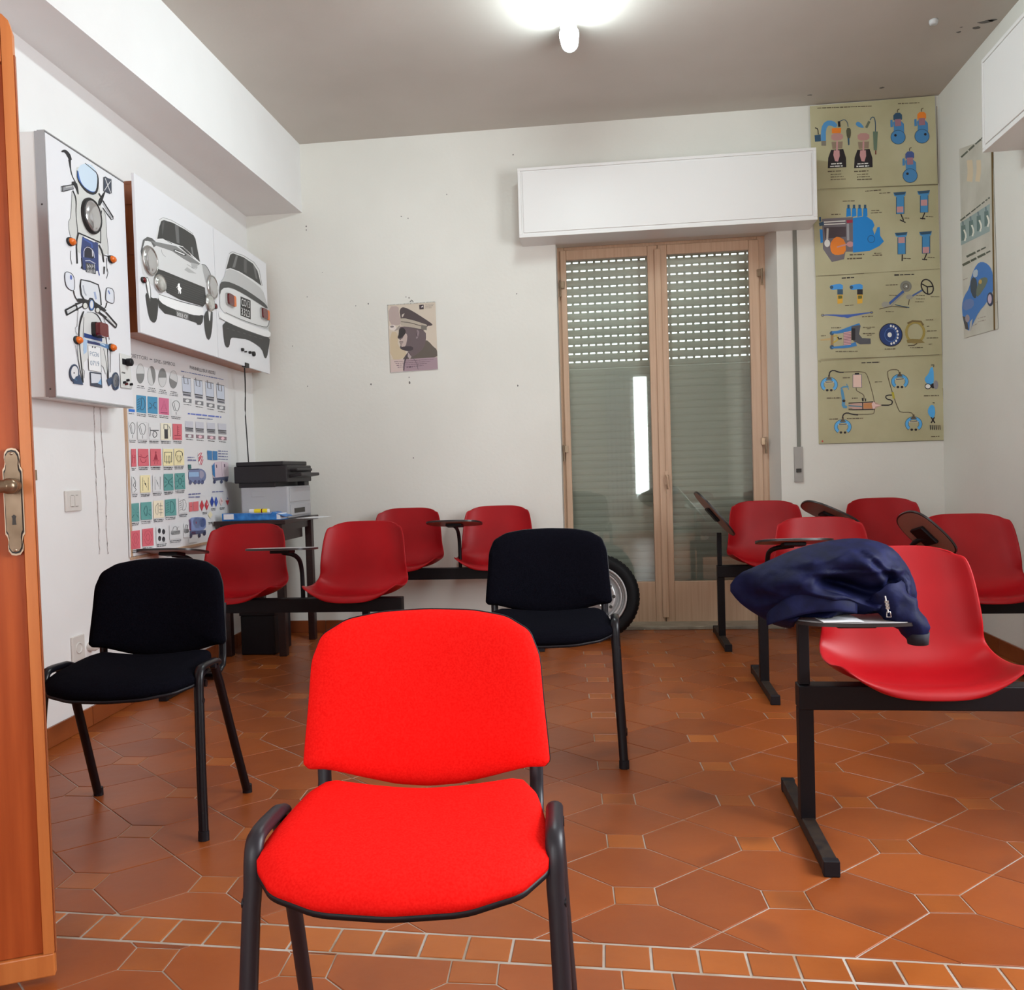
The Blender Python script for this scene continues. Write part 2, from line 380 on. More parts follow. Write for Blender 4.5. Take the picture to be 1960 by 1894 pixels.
    def build(s, parent, name='print', label=None):
        me = bpy.data.meshes.new(name); me.from_pydata([tuple(v) for v in s.v], [], s.f)
        at = me.color_attributes.new('ink', 'FLOAT_COLOR', 'CORNER'); i = 0; data = []
        for p, c in zip(me.polygons, s.c): data += list(c)*len(p.vertices)
        at.data.foreach_set('color', data); me.materials.append(M['ink'])
        o = bpy.data.objects.new(name, me); COL.objects.link(o); adopt(o, parent)
        return o
G = lambda v, k=1.0: (lin(v)*k, lin(v)*k, lin(v)*k, 1)
def C(r, g, b, k=1.15): return (min(lin(r)*k, .95), min(lin(g)*k, .95), min(lin(b)*k, .95), 1)
# ================================================================ SETTING
def struct(o): o['kind'] = 'structure'; return o
# ---- floor: grout bed + every tile a part
PX, PY, SH = 0.372, 0.3135, -0.055
floor = struct(MB().box((-2.6, YF-0.1, -0.12), (2.3, YB+0.5, -0.0022)).build('floor', 'grout'))
def strip_top(x): return 1.900-0.045*x
def strip_bot(x): return 1.808-0.036*x
def clip(poly, a, b, c):
    """keep a*x+b*y<=c"""
    out = []
    for i in range(len(poly)):
        p, q = poly[i], poly[(i+1) % len(poly)]; dp, dq = a*p[0]+b*p[1]-c, a*q[0]+b*q[1]-c
        if dp <= 0: out.append(p)
        if (dp < 0 < dq) or (dq < 0 < dp):
            t = dp/(dp-dq); out.append((p[0]+(q[0]-p[0])*t, p[1]+(q[1]-p[1])*t))
    return out
def area2(p): return 0.5*sum(p[i][0]*p[(i+1) % len(p)][1]-p[(i+1) % len(p)][0]*p[i][1] for i in range(len(p)))
def inset(poly, g):
    n = len(poly); out = []
    for i in range(n):
        p0, p1, p2 = poly[i-1], poly[i], poly[(i+1) % n]
        a = Vector((p1[0]-p0[0], p1[1]-p0[1])).normalized(); b = Vector((p2[0]-p1[0], p2[1]-p1[1])).normalized()
        na = Vector((-a.y, a.x)); nb = Vector((-b.y, b.x)); bis = na+nb
        d = max(bis.dot(na), .3); out.append((p1[0]+bis.x*g/d, p1[1]+bis.y*g/d))
    return out
tile_cache = {}
def lay_tile(name, poly, g, mt, key=None):
    full = poly
    for (a, b, c) in ((-1, -0.05, -(xl(0)+0.004)), (1, -0.02, xr(0)-0.004), (0, 1, YB-0.004)):
        # left wall x>=xl(y), right wall x<=xr(y), back wall
        if a == -1: full = clip(full, -1.0, -0.05, 2.43-0.05*YB-0.004)
        elif b == 1: full = clip(full, 0, 1, YB-0.003)
        else: full = clip(full, 1.0, -0.02, 2.12-0.02*YB-0.004)
        if len(full) < 3: return None
    if abs(area2(full)) < 3e-4: return None
    cx = sum(p[0] for p in full)/len(full); cy = sum(p[1] for p in full)/len(full)
    whole = len(full) == len(poly) and abs(abs(area2(full))-abs(area2(poly))) < 1e-7
    if area2(full) < 0: full = full[::-1]
    if whole and key in tile_cache:
        me = tile_cache[key]
    else:
        loc = [(p[0]-cx, p[1]-cy) for p in inset(full, g)]
        top = inset(loc, 0.0012); n = len(loc)
        vs = [(p[0], p[1], -0.009) for p in loc]+[(p[0], p[1], -0.0008) for p in loc]+[(p[0], p[1], 0.0) for p in top]
        fs = [(i, (i+1) % n, n+(i+1) % n, n+i) for i in range(n)]+[(n+i, n+(i+1) % n, 2*n+(i+1) % n, 2*n+i) for i in range(n)]+[tuple(range(2*n, 3*n))]
        me = bpy.data.meshes.new(name); me.from_pydata(vs, [], fs); me.materials.append(M[mt])
        if whole and key: tile_cache[key] = me
    o = bpy.data.objects.new(name, me); COL.objects.link(o)
    o.location = (cx, cy, rnd.uniform(-0.0004, 0.0)); o.rotation_euler = (rnd.uniform(-1, 1)*0.0022, rnd.uniform(-1, 1)*0.0022, 0)
    o.parent = floor; return o
def field(j0, j1, ox, oy, side):
    for j in range(j0, j1):
        for i in range(-8, 7):
            def P(a, b): y = oy+PY*(j+b); return (ox+PX*(i+a)+SH*(y-2.125), y)
            hx, hy = 0.053/PX, 0.0435/PY
            ins = [P(-hx, -hy), P(hx, -hy), P(hx, hy), P(-hx, hy)]
            tall = [P(-hx, hy), P(hx, hy), P(.5, .5), P(hx, 1-hy), P(-hx, 1-hy), P(-.5, .5)]
            wide = [P(hx, -hy), P(.5, -.5), P(1-hx, -hy), P(1-hx, hy), P(.5, .5), P(hx, hy)]
            for nm, poly, g, mt, key in (('insert_tile', ins, .0020, 'tile2', 'a'), ('hexagonal_tile', tall, .0020, 'tile', 'b'), ('hexagonal_tile', wide, .0020, 'tile', 'c')):
                pl = poly
                if side > 0: pl = clip(pl, -0.045, -1, -1.900-0.004)
                else:
                    pl = clip(pl, 0.036, 1, 1.808-0.005); pl = clip(pl, 0, -1, -1.42)
                if len(pl) < 3 or abs(area2(pl)) < 4e-4: continue
                lay_tile(nm, pl, g, mt, (key, side) if len(pl) == len(poly) and abs(abs(area2(pl))-abs(area2(poly))) < 1e-7 else None)
field(-2, 13, 0.040, 2.125, 1)
_p = on_z(1080+650/4.083, 1440+1755/4.083, 0)
field(-2, 3, _p.x-SH*(_p.y-2.125), _p.y, -1)
k = -26
while k < 22:
    x0, x1 = -0.037+0.1035*k, -0.037+0.1035*(k+1)
    if x1 > xl(1.85)+.02 and x0 < xr(1.85)-.02:
        lay_tile('border_tile', [(x0, strip_bot(x0)), (x1, strip_bot(x1)), (x1, strip_top(x1)), (x0, strip_top(x0))], .0034, 'tile2', None)
    k += 1
# tiles nearer than the picture's lower edge: one joined part
mb = MB(); y = 1.42-PY/2
while y > YF:
    x = -2.35
    while x < 2.0:
        a = 0.002; mb.box((x+a, y-PY/2+a, -0.009), (min(x+PX, xr(y)-.02)-a, y+PY/2-a, -0.0003)); x += PX
    y -= PY
tag(adopt(mb.build('tiles_beyond_the_threshold', 'tile'), floor), kind='stuff')

# ---- walls
DX0 = on_y(1063, 470, YB).x; DXR = on_y(1467, 700, 5.85).x; DX1 = on_y(1489, 600, YB).x; DZ = on_y(1250, 449, YB).z
ZT = ZC+0.05
mb = MB()
mb.box((-2.6, YB, -0.02), (DX0, YB+0.45, ZT)); mb.box((DX1, YB, -0.02), (2.4, YB+0.45, ZT)); mb.box((DX0, YB, DZ), (DX1, YB+0.45, ZT))
# slanted right reveal
mb.prism([(DX1, YB), (DX1+.01, YB+.45), (DXR, YB+.45), (DXR, YB+.2)], -0.02, DZ)
wall_back = struct(mb.build('wall_back', 'wall'))
def wall_x(name, xf, y0, y1, z0, z1, out, mt, parent=None):
    m_ = MB(); m_.prism([(xf(y0), y0), (xf(y0)+out, y0), (xf(y1)+out, y1), (xf(y1), y1)] if out > 0 else [(xf(y0)+out, y0), (xf(y0), y0), (xf(y1), y1), (xf(y1)+out, y1)], z0, z1)
    return m_
# left wall with a doorway at y 2.15..3.0
mb = MB()
for y0, y1, z0, z1 in ((YF, 2.15, -.02, ZT), (3.0, YB, -.02, ZT), (2.15, 3.0, 2.2, ZT)):
    mb.prism([(xl(y0)-.25, y0), (xl(y0), y0), (xl(y1), y1), (xl(y1)-.25, y1)], z0, z1)
wall_left = struct(mb.build('wall_left', 'wall_white'))
# right wall with the window opening
WY0, WY1, WZ0, WZ1 = 0.95, 2.45, 0.95, 2.55
mb = MB()
for y0, y1, z0, z1 in ((YF, WY0, -.02, ZT), (WY1, YB, -.02, ZT), (WY0, WY1, -.02, WZ0), (WY0, WY1, WZ1, ZT)):
    mb.prism([(xr(y0), y0), (xr(y0)+.3, y0), (xr(y1)+.3, y1), (xr(y1), y1)], z0, z1)
wall_right = struct(mb.build('wall_right', 'wall'))
# wall behind the camera, two windows
mb = MB()
for x0, x1, z0, z1 in ((-2.8, -1.9, -.02, ZT), (-.75, .42, -.02, ZT), (.72, 2.3, -.02, ZT), (-1.9, -.75, -.02, .75), (-1.9, -.75, 2.45, ZT), (.42, .72, -.02, .5), (.42, .72, 2.65, ZT)):
    mb.box((x0, YF-.2, z0), (x1, YF, z1))
wall_front = struct(mb.build('wall_front', 'wall'))
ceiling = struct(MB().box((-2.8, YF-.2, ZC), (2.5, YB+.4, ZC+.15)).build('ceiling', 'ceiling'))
# ---- boxed beam along the left wall (seen from below)
bz = 2.885; bx0 = -2.05; bx1 = -2.03
mb = MB(); mb.prism([(xl(YF)-.1, YF), (bx0-.0, YF), (bx1, YB+.02), (xl(YB)-.1, YB+.02)], bz, ZC+.02)
struct(mb.build('trim_1', 'wall_white', bevel=.004))

# ---- baseboards of terracotta strips
def baseboard(name, a, b, nrm, parent_gap=.0):
    a = Vector(a); b = Vector(b); d = (b-a); L = d.length; d.normalize(); nn = Vector(nrm)
    T = frame_T(a, d, nn, Vector((0, 0, 1)))
    root = struct(MB().box((0, -.001, 0), (L, .004, .082), T=T).build(name, 'grout'))
    s = 0.12
    while s < L:
        e = min(s+.333, L)
        if s == 0.12: MB().box((.002, .0, .001), (s-.002, .011, .084), T=T).build('baseboard_tile', 'base_tile', root, bevel=.0015)
        MB().box((s+.002, .0, .001), (e-.002, .011, .084), T=T).build('baseboard_tile', 'base_tile', root, bevel=.0015); s = e
baseboard('baseboard_left', (xl(3.06), 3.06, 0), (xl(YB), YB, 0), (1, 0.05, 0))
baseboard('baseboard_back', (xl(YB)+.012, YB, 0), (DX0-.005, YB, 0), (0, -1, 0))
baseboard('baseboard_back', (DX1+.02, YB, 0), (xr(YB)-.012, YB, 0), (0, -1, 0))
baseboard('baseboard_right', (xr(YB), YB-.012, 0), (xr(1.3), 1.3, 0), (-1, 0, 0))

# ---- screw holes and chips in the plaster
def spots(pl, parent, name, pts, mt='gap'):
    for (x, y, r) in pts:
        u, v = pl.uv(x, y); n = 7
        pp = [(u+r*(.7+.6*rnd.random())*math.cos(2*PI*k/n)*.7, v+r*(.7+.6*rnd.random())*math.sin(2*PI*k/n)) for k in range(n)]
        MB().prism(pp, -.002, .0006, T=pl.T()).build(name, mt, parent)
M['chip'] = mat('chipped_plaster', (0.16, 0.15, 0.14), 0.9)
PB = Plane((0, YB, 0), (1, 0, 0))
spots(PB, wall_back, 'plaster_chip', [(586, 433, .006), (586, 440, .005), (617, 521, .003), (768, 414, .004), (781, 418, .005), (777, 568, .005), (783, 570, .006), (705, 581, .006), (681, 585, .004),
    (989, 562, .005), (991, 738, .007), (710, 735, .007), (783, 722, .005), (784, 732, .009), (791, 876, .006), (589, 739, .005), (588, 568, .004), (560, 662, .004), (855, 372, .004), (982, 296, .005)], 'chip')
PC_N = Vector((0, 0, -1))
for (x, y, r) in ((1888, 42, .02), (1870, 53, .014), (1836, 61, .008), (1840, 52, .005), (1550, 182, .008), (1688, 168, .01), (1900, 38, .012)):
    p = on_z(x, y, ZC); n = 8
    T = frame_T(p, (1, 0, 0), (0, -1, 0), (0, 0, -1))
    MB().prism([(r*(.5+rnd.random())*math.cos(2*PI*k/n)*1.6, r*(.5+rnd.random())*math.sin(2*PI*k/n)) for k in range(n)], -.001, .0006, T=T).build('plaster_chip', 'chip', ceiling)
p = on_z(1787, 46, ZC-.02)
hk = MB().lathe([(0, 0), (.018, 0), (.022, .012), (.022, .022), (0, .022)], 14, T=Matrix.Translation((p.x, p.y, ZC-.022)))
tag(hk.build('ceiling_hook_cap', 'lampcap'), 'small white plastic cap on the ceiling near the right wall', 'ceiling cap')

# ---- glazed balcony door (window_1) set back in the opening
YD = 5.85
PD = Plane((0, YD, 0), (1, 0, 0))
win = thing('window_1', None, None, (0.4, YD, 0)); struct(win)
fx0 = DX0-.06; fx1 = DXR+.01
Lx0, _ = PD.uv(1071, 700); cx_, _ = PD.uv(1264, 720); ztop = PD.uv(1257, 470)[1]
zft = PD.uv(1257, 456)[1]
MB().box((fx0, YD-.01, 0), (DX0+.045, YD+.06, DZ)).build('door_frame', 'pvc', win, bevel=.004)
MB().box((fx1-.06, YD-.01, 0), (fx1, YD+.06, DZ)).build('door_frame', 'pvc', win, bevel=.004)
MB().box((DX0+.0452, YD-.01, ztop), (fx1-.0602, YD+.06, DZ)).build('door_frame', 'pvc', win, bevel=.004)
def leaf(x0, x1, gx0, gx1, gz0, gz1):
    y0, y1 = YD-.03, YD+.018
    lf = MB().box((x0, y0, .012), (gx0, y1, ztop-.004)).build('casement_leaf', 'pvc', win, bevel=.005)
    MB().box((gx1, y0, .012), (x1, y1, ztop-.004)).build('stile', 'pvc', lf, bevel=.005)
    MB().box((gx0, y0, gz1), (gx1, y1, ztop-.004)).build('top_rail', 'pvc', lf, bevel=.004)
    MB().box((gx0, y0, .012), (gx1, y1, gz0)).build('kick_panel', 'pvc', lf, bevel=.004)
    MB().box((gx0-.004, y0+.02, gz0-.004), (gx1+.004, y0+.026, gz1+.004)).build('glass_pane', 'glass', lf)
    return lf
g1x0 = PD.uv(1092, 800)[0]; g1x1 = PD.uv(1246, 800)[0]; g2x0 = PD.uv(1283, 800)[0]; g2x1 = PD.uv(1438, 800)[0]
gz0 = PD.uv(1222, 1112)[1]; gz1 = PD.uv(1240, 491)[1]; mid = PD.uv(1265, 800)[0]; rx = PD.uv(1466, 800)[0]-.05
l1 = leaf(DX0+.02, mid-.002, g1x0, g1x1, gz0, gz1)
l2 = leaf(mid+.002, rx+.02, g2x0, g2x1, gz0, gz1)
MB().box((mid-.022, YD-.045, .05), (mid+.022, YD-.03, ztop-.03)).build('meeting_strip', 'pvc', win, bevel=.006)
for (x, y) in ((1073, 555), (1080, 867), (1456, 532), (1464, 852)):
    u, v = PD.uv(x, y); hg = MB()
    hg.tube([(u, YD-.045, v-.055), (u, YD-.045, v+.055)], .0065, 10)
    hg.box((u-.002, YD-.044, v+.003), (u+(.03 if x < 1200 else -.03), YD-.034, v+.05)); hg.build('hinge', 'brass', win, bevel=.001)
u, v = PD.uv(1275, 910); hh = MB()
hh.box((u-.012, YD-.052, v-.06), (u+.012, YD-.044, v+.03)); 
hh.tube([(u, YD-.05, v), (u, YD-.085, v), (u+.004, YD-.09, v-.01), (u+.006, YD-.088, v-.09)], .009, 10)
hh.build('door_handle', 'pvc', win, bevel=.001)
# sill slab
sill = MB().box((DX0-.001, YB-.02, 0), (DX1+.0, YD+.25, .022)).build('marble_threshold', 'marble', win, bevel=.003)

# ---- roller shutter outside the glass: each slat a part
YS = 5.97
PS = Plane((0, YS, 0), (1, 0, 0))
rs = thing('roller_shutter', 'grey plastic roller shutter behind the glazed door, slits open in its upper half', 'roller shutter', (0.4, YS, 0))
SX0, SX1 = DX0-.03, fx1+.05
zt = PS.uv(1160, 499)[1]; zb = PS.uv(1160, 690)[1]; pit = (zt-zb)/12.0
z = PS.uv(1160, 499)[1]+pit; zz = []
n_open = 0
def slat(z0, z1, open_):
    m_ = MB()
    # slightly bellied slat
    prof = [(YS+.006, z0), (YS-.001, z0+(z1-z0)*.2), (YS-.004, z0+(z1-z0)*.5), (YS-.001, z0+(z1-z0)*.8), (YS+.006, z1), (YS+.012, z1), (YS+.012, z0)]
    T = frame_T((SX0, 0, 0), (0, 1, 0), (0, 0, 1), (1, 0, 0))
    m_.prism(prof, 0, SX1-SX0, T=T)
    if open_:
        x = SX0+.012; h = .0125
        while x < SX1:
            m_.box((x, YS+.004, z1), (x+.0165, YS+.009, z1+h)); x += .0515
        m_.box((SX0, YS+.004, z1+h-.003), (SX1, YS+.0085, z1+h+.004))
    return m_.build('shutter_slat', 'slat', rs)
z = zt
# open rows: slit centres at z, z-pit, ...
zs = zt+2*pit
while zs > zb-pit*.5:
    slat(zs-pit+.006, zs-.0062, True); zs -= pit
z = zs-.0062+.012; z = zs+.004
while z > .04:
    slat(z-.0505, z+.0012, False); z -= .0495

# ---- shutter box over the balcony door
def shutter_box(name, label, O, U, w_, hh_, d, mats=('white_box',)):
    root = thing(name, label, 'shutter box', O)
    U = Vector(U).normalized(); V = Vector((0, 0, 1)); Nn = U.cross(V)
    T = frame_T(O, U, V, Nn)   # local z = out of wall
    t = .018
    m_ = MB(); m_.box((0, 0, 0), (w_, t, d), T=T); m_.box((0, hh_-t, 0), (w_, hh_, d), T=T); m_.box((0, t, 0), (t, hh_-t, d), T=T); m_.box((w_-t, t, 0), (w_, hh_-t, d), T=T)
    m_.box((t, t, d-.012), (w_-t, hh_-t, d-.006), T=T)
    m_.build('box_casing', 'white_box', root, bevel=.002)
    MB().box((t+.012, t+.012, d-.006), (w_-t-.012, hh_-t-.012, d+.001), T=T).build('front_panel', 'white_box', root, bevel=.0015)
    return root
bd = .22; a = on_y(990, 322, YB-bd); b = on_y(995, 455, YB-bd); c = on_y(1565, 419, YB-bd)
shutter_box('shutter_box', 'long white wooden shutter box above the glazed balcony door', (a.x, YB, b.z), (1, 0, 0), c.x-a.x, a.z-b.z, bd)
yb0 = 4.48; xb = xr(yb0)
z0b = 2.583; z1b = 3.035
shutter_box('shutter_box', 'white shutter box high on the right wall, cut by the picture edge', (xr(yb0), yb0, z0b), (-0.02, -1, 0), 3.75, z1b-z0b, .21)
# inner strap box / lining seen below the right shutter box
# ---- strap winder beside the balcony door
st = thing('shutter_strap', 'grey shutter strap and its steel winder plate on the wall right of the glazed door', 'shutter strap', (on_y(1524, 640, YB).x, YB, .9))
p1, p2 = on_y(1521, 428, YB), on_y(1528, 905, YB)
MB().box((p1.x-.014, YB-.006, p2.z), (p1.x+.010, YB-.003, p1.z)).build('strap', 'strap', st)
p3, p4 = on_y(1520, 855, YB), on_y(1536, 922, YB)
wb = MB().box((p3.x-.003, YB-.012, p4.z), (p4.x+.003, YB, p3.z)).build('winder_plate', 'winder', st, bevel=.002)
p5 = on_y(1528, 900, YB)
MB().box((p5.x-.016, YB-.02, p5.z-.012), (p5.x+.016, YB-.012, p5.z+.012)).build('winder_slot', 'gap', st, bevel=.002)
MB().lathe([(0, 0), (.014, 0), (.016, .006), (.012, .014), (0, .014)], 14, T=Matrix.Translation((p1.x-.002, YB-.02, p1.z+.002))).build('strap_roller', 'cable', st)

# ---- window_2 in the right wall (source of the daylight), outside the frame of the photograph
w2 = struct(thing('window_2', None, None, (xr(1.7), 1.7, WZ0)))
xx = xr(1.7)+.1
for a_, b_ in (((WY0, WZ0), (WY0+.07, WZ1)), ((WY1-.07, WZ0), (WY1, WZ1)), ((1.67, WZ0), (1.73, WZ1)), ((WY0+.07, WZ0), (1.67, WZ0+.07)), ((1.73, WZ0), (WY1-.07, WZ0+.07)), ((WY0+.07, WZ1-.07), (1.67, WZ1)), ((1.73, WZ1-.07), (WY1-.07, WZ1))):
    MB().box((xx, a_[0], a_[1]), (xx+.05, b_[0], b_[1])).build('window_frame', 'pvc', w2, bevel=.004)
# windows behind the camera
for nm, x0, x1, z0, z1 in (('window_3', -1.9, -.75, .75, 2.45), ('window_4', .42, .72, .5, 2.65)):
    w3 = struct(thing(nm, None, None, ((x0+x1)/2, YF, z0)))
    for a_, b_ in (((x0, z0), (x0+.06, z1)), ((x1-.06, z0), (x1, z1)), ((x0+.06, z0), (x1-.06, z0+.06)), ((x0+.06, z1-.06), (x1-.06, z1))):
        MB().box((a_[0], YF-.12, a_[1]), (b_[0], YF-.06, b_[1])).build('window_frame', 'white_box', w3, bevel=.004)
    if nm == 'window_3': MB().box(((x0+x1)/2-.03, YF-.12, z0+.06), ((x0+x1)/2+.03, YF-.06, z1-.06)).build('window_frame', 'white_box', w3, bevel=.004)

# ---- door frame on the left wall (with strike plate) and the door behind it
dj = struct(thing('trim_2', None, None, (xl(3.0), 3.0, 0)))
for y0, y1, z0, z1 in ((2.99, 3.055, 0, 2.21), (2.09, 2.155, 0, 2.21), (2.155, 2.99, 2.145, 2.21)):
    MB().prism([(xl(y0)-.2, y0), (xl(y0)+.018, y0), (xl(y1)+.018, y1), (xl(y1)-.2, y1)], z0, z1).build('door_jamb', 'jamb', dj, bevel=.003)
zp = 1.055
_s0 = on_y(60, 899, 2.984); _s1 = on_y(70, 919, 2.984)
MB().box((_s0.x, 2.980, _s1.z), (_s1.x, 2.9895, _s0.z)).build('strike_plate', 'brass_light', dj, bevel=.001)
d2 = struct(MB().box((xl(2.6)-.17, 2.157, .01), (xl(2.6)-.13, 2.988, 2.143)).build('door_2', 'door_panel', bevel=.003))

# ---- the open wooden door in the left foreground
fe = on_z(106, 1867, 0.012); bdir = Vector((-0.905, -0.425, 0)).normalized(); th = .022
nrm = Vector((bdir.y, -bdir.x, 0)).normalized()
if nrm.dot(Vector((0, -1, 0))) < 0: nrm = -nrm
# local frame: x away from free edge along the leaf, y up, z toward the viewer
Td = frame_T((fe.x, fe.y, 0), bdir, (0, 0, 1), nrm)
d1 = struct(thing('door_1', None, None, (fe.x, fe.y, 0)))
def db(a, b, name, mt, bev=.003, par=None): return MB().box(a, b, T=Td).build(name, mt, par or d1, bevel=bev)
ZD = 2.07
prof = [(0, .0), (.0, ZD-.035), (.01, ZD-.01), (.035, ZD), (.86, ZD), (.86, 0)]
wst = .021
db((.0, .012, -th), (.86, .062, 0), 'bottom_rail', 'door_stile')
m_ = MB(); m_.prism([(0, .063), (wst, .063), (wst, ZD), (.018, ZD), (.006, ZD-.012), (0, ZD-.035)], -th, 0, T=Td); m_.build('lock_stile', 'door_stile', d1, bevel=.004)
db((.86-.08, .063, -th), (.86, ZD, 0), 'hinge_stile', 'door_stile')
db((wst+.001, ZD-.10, -th), (.779, ZD, 0), 'top_rail', 'door_stile')
db((wst+.001, .063, -th+.004), (.779, ZD-.101, -.007), 'door_panel', 'door_panel', .002)
db((-.003, .06, -th+.006), (.0, ZD-.08, -.006), 'edge_seal', 'jamb', .001)
# latch side of the lock case on the free edge
# handle plate
def dl(x, y, off=0.0):
    p = on_plane(x, y, Vector((fe.x, fe.y, 0))+nrm*off, nrm)-Vector((fe.x, fe.y, 0)); return (p.dot(bdir), p.z)
cxp = (dl(8, 960)[0]+dl(46, 960)[0])/2; z1p = dl(22, 857)[1]; z0p = dl(28, 1063)[1]; hw = abs(dl(8, 960)[0]-dl(46, 960)[0])/2
def plate(k):
    w_, t_ = hw*k[0], k[1]; c_ = (z0p+z1p)/2; hh_ = (z1p-z0p)/2-t_
    half = [(0, hh_), (.45*w_, hh_-.002), (.74*w_, hh_-.010), (.80*w_, hh_-.020), (.72*w_, hh_-.030), (.80*w_, hh_-.040), (w_, hh_-.046), (w_, 0)]
    q = half+[(x, -y) for x, y in half[::-1][1:]]; q = q+[(-x, y) for x, y in q[::-1][1:-1]]
    return [(cxp+x, c_+y) for x, y in q]
pl1 = MB().prism(plate((1, 0))[::-1], .0, .003, T=Td).build('handle_plate', 'brass_light', d1, bevel=.001)
MB().prism(plate((.9, .004))[::-1], .003, .0042, T=Td).build('plate_groove', 'cable', pl1)
MB().prism(plate((.80, .008))[::-1], .0042, .0075, T=Td).build('plate_centre', 'brass', pl1, bevel=.0015)
zh = dl(20, 930)[1]
hn = MB(); hn.tube([(cxp, zh, .004), (cxp, zh, .03)], .017, 16, T=Td, up=(1, 0, 0)); 
hn.tube([(cxp-.004, zh, .045), (cxp+.02, zh, .052), (cxp+.05, zh-.001, .054), (cxp+.12, zh-.004, .05)], [.014, .0125, .0105, .010], 14, T=Td, up=(0, 0, 1), r2=.010)
hn.lathe([(0, 0), (.015, 0), (.017, .006), (.016, .02), (.010, .028), (0, .029)], 18, T=Td @ Matrix.Translation((cxp, zh, .028)))
hn.build('lever_handle', 'brass', d1)
zk = dl(25, 993)[1]
MB().prism([(cxp+x, zk+y) for x, y in ((-.004, -.012), (.004, -.012), (.003, 0), (.0045, .006), (0, .010), (-.0045, .006), (-.003, 0))][::-1], .0072, .0079, T=Td).build('keyhole', 'gap', d1)
for zs_ in (z1p-.012, z0p+.012): MB().lathe([(.0035, 0), (.0035, .001), (0, .0018)], 10, T=Td @ Matrix.Translation((cxp, zs_, .0075))).build('screw', 'brass_light', d1)

# ---- ceiling lamp: batten with a fluorescent tube, running towards the viewer
ly1 = on_z(1090, 92, ZC-.075).y; ly0 = ly1-1.25; lx = on_z(1090, 75, ZC-.06).x
lamp = thing('ceiling_lamp', 'lit white fluorescent tube lamp on the ceiling, its end pointing at the door', 'ceiling lamp', (lx, (ly0+ly1)/2, ZC))
MB().box((lx-.03, ly0, ZC-.035), (lx+.03, ly1-.02, ZC)).build('batten', 'lampcap', lamp, bevel=.004)
MB().tube([(lx, ly0+.03, ZC-.062), (lx, ly1-.035, ZC-.062)], .040, 20).build('fluorescent_tube', 'tube', lamp)
cap = MB(); prof = [(.0, 0), (.040, 0), (.044, .01), (.050, .09), (.05, .11)]
cap.lathe(prof, 20, T=Matrix.Translation((lx, ly1, ZC-.06)) @ Matrix.Rotation(PI/2, 4, 'X')); cap.build('end_cap', 'lampcap', lamp)
for yy in (ly0+.02, ly1-.04): MB().box((lx-.012, yy-.012, ZC-.09), (lx+.012, yy+.012, ZC-.036)).build('lamp_holder', 'lampcap', lamp, bevel=.002)

# ---- white curtain beside the narrow window behind the camera
cu = MB(); cu.grid(lambda u, v: (.0+u*.42, YF+.06+.018*math.sin(u*34+v*.6), .25+v*2.45), 60, 6)
tag(cu.build('curtain', M['curtain'], solid=.002), 'white curtain beside the narrow window behind the viewer', 'curtain')

# thin old wires hanging down the left wall under the motorcycle board
plw = Plane((xl(0), 0, 0), (-0.05, 1, 0))
for k_, ps in enumerate([[(180, 778), (182, 850), (184, 920), (188, 980), (191, 1060)], [(192, 778), (196, 860), (201, 900), (204, 960), (203, 1000), (207, 1060)]]):
    p3 = [on_plane(x, y, plw.O+plw.N*.003, plw.N) for x, y in ps]
    MB().tube([Vector(p)+Vector((0, .0016*math.sin(i*1.1+k_*2)+.001*math.sin(i*2.7), 0)) for i, p in enumerate(chaikin([tuple(p) for p in p3], 3, False))], .0022, 6).build('thin_wire', M['wire'], wall_left)
# ================================================================ OFFICE CHAIRS
def pad(outline, thick, dome, fn, mi=0, rings=(0, .35, .62, .8, .91, .97, 1.0)):
    """domed cushion over an outline; fn maps (x, y, h) to 3-D"""
    n = len(outline); cx = sum(p[0] for p in outline)/n; cy = sum(p[1] for p in outline)/n
    vs = [fn(cx, cy, dome)]; fs = []
    for k, s_ in enumerate(rings[1:]):
        h = dome*(1-s_**5)**0.6 if s_ < 1 else 0
        vs += [fn(cx+(p[0]-cx)*s_, cy+(p[1]-cy)*s_, h) for p in outline]
    for i in range(n): fs.append((0, 1+i, 1+(i+1) % n))
    for k in range(len(rings)-2):
        a = 1+k*n; b = a+n
        for i in range(n): fs.append((a+i, b+i, b+(i+1) % n, a+(i+1) % n))
    # side and ringed underside
    a = 1+(len(rings)-2)*n; b = len(vs); vs += [fn(p[0], p[1], -thick) for p in outline]
    for i in range(n): fs.append((a+i, b+i, b+(i+1) % n, a+(i+1) % n))
    for s_ in rings[1:-1][::-1]:
        a = b; b = len(vs); vs += [fn(cx+(p[0]-cx)*s_, cy+(p[1]-cy)*s_, -thick) for p in outline]
        for i in range(n): fs.append((a+i, b+i, b+(i+1) % n, a+(i+1) % n))
    c_ = len(vs); vs.append(fn(cx, cy, -thick))
    for i in range(n): fs.append((b+i, c_, b+(i+1) % n))
    return vs, fs
def densify(p, m_):
    out = []
    for i in range(len(p)):
        a, b = p[i], p[(i+1) % len(p)]; out.append(a); out.append(((a[0]+b[0])/2, (a[1]+b[1])/2))
    return out
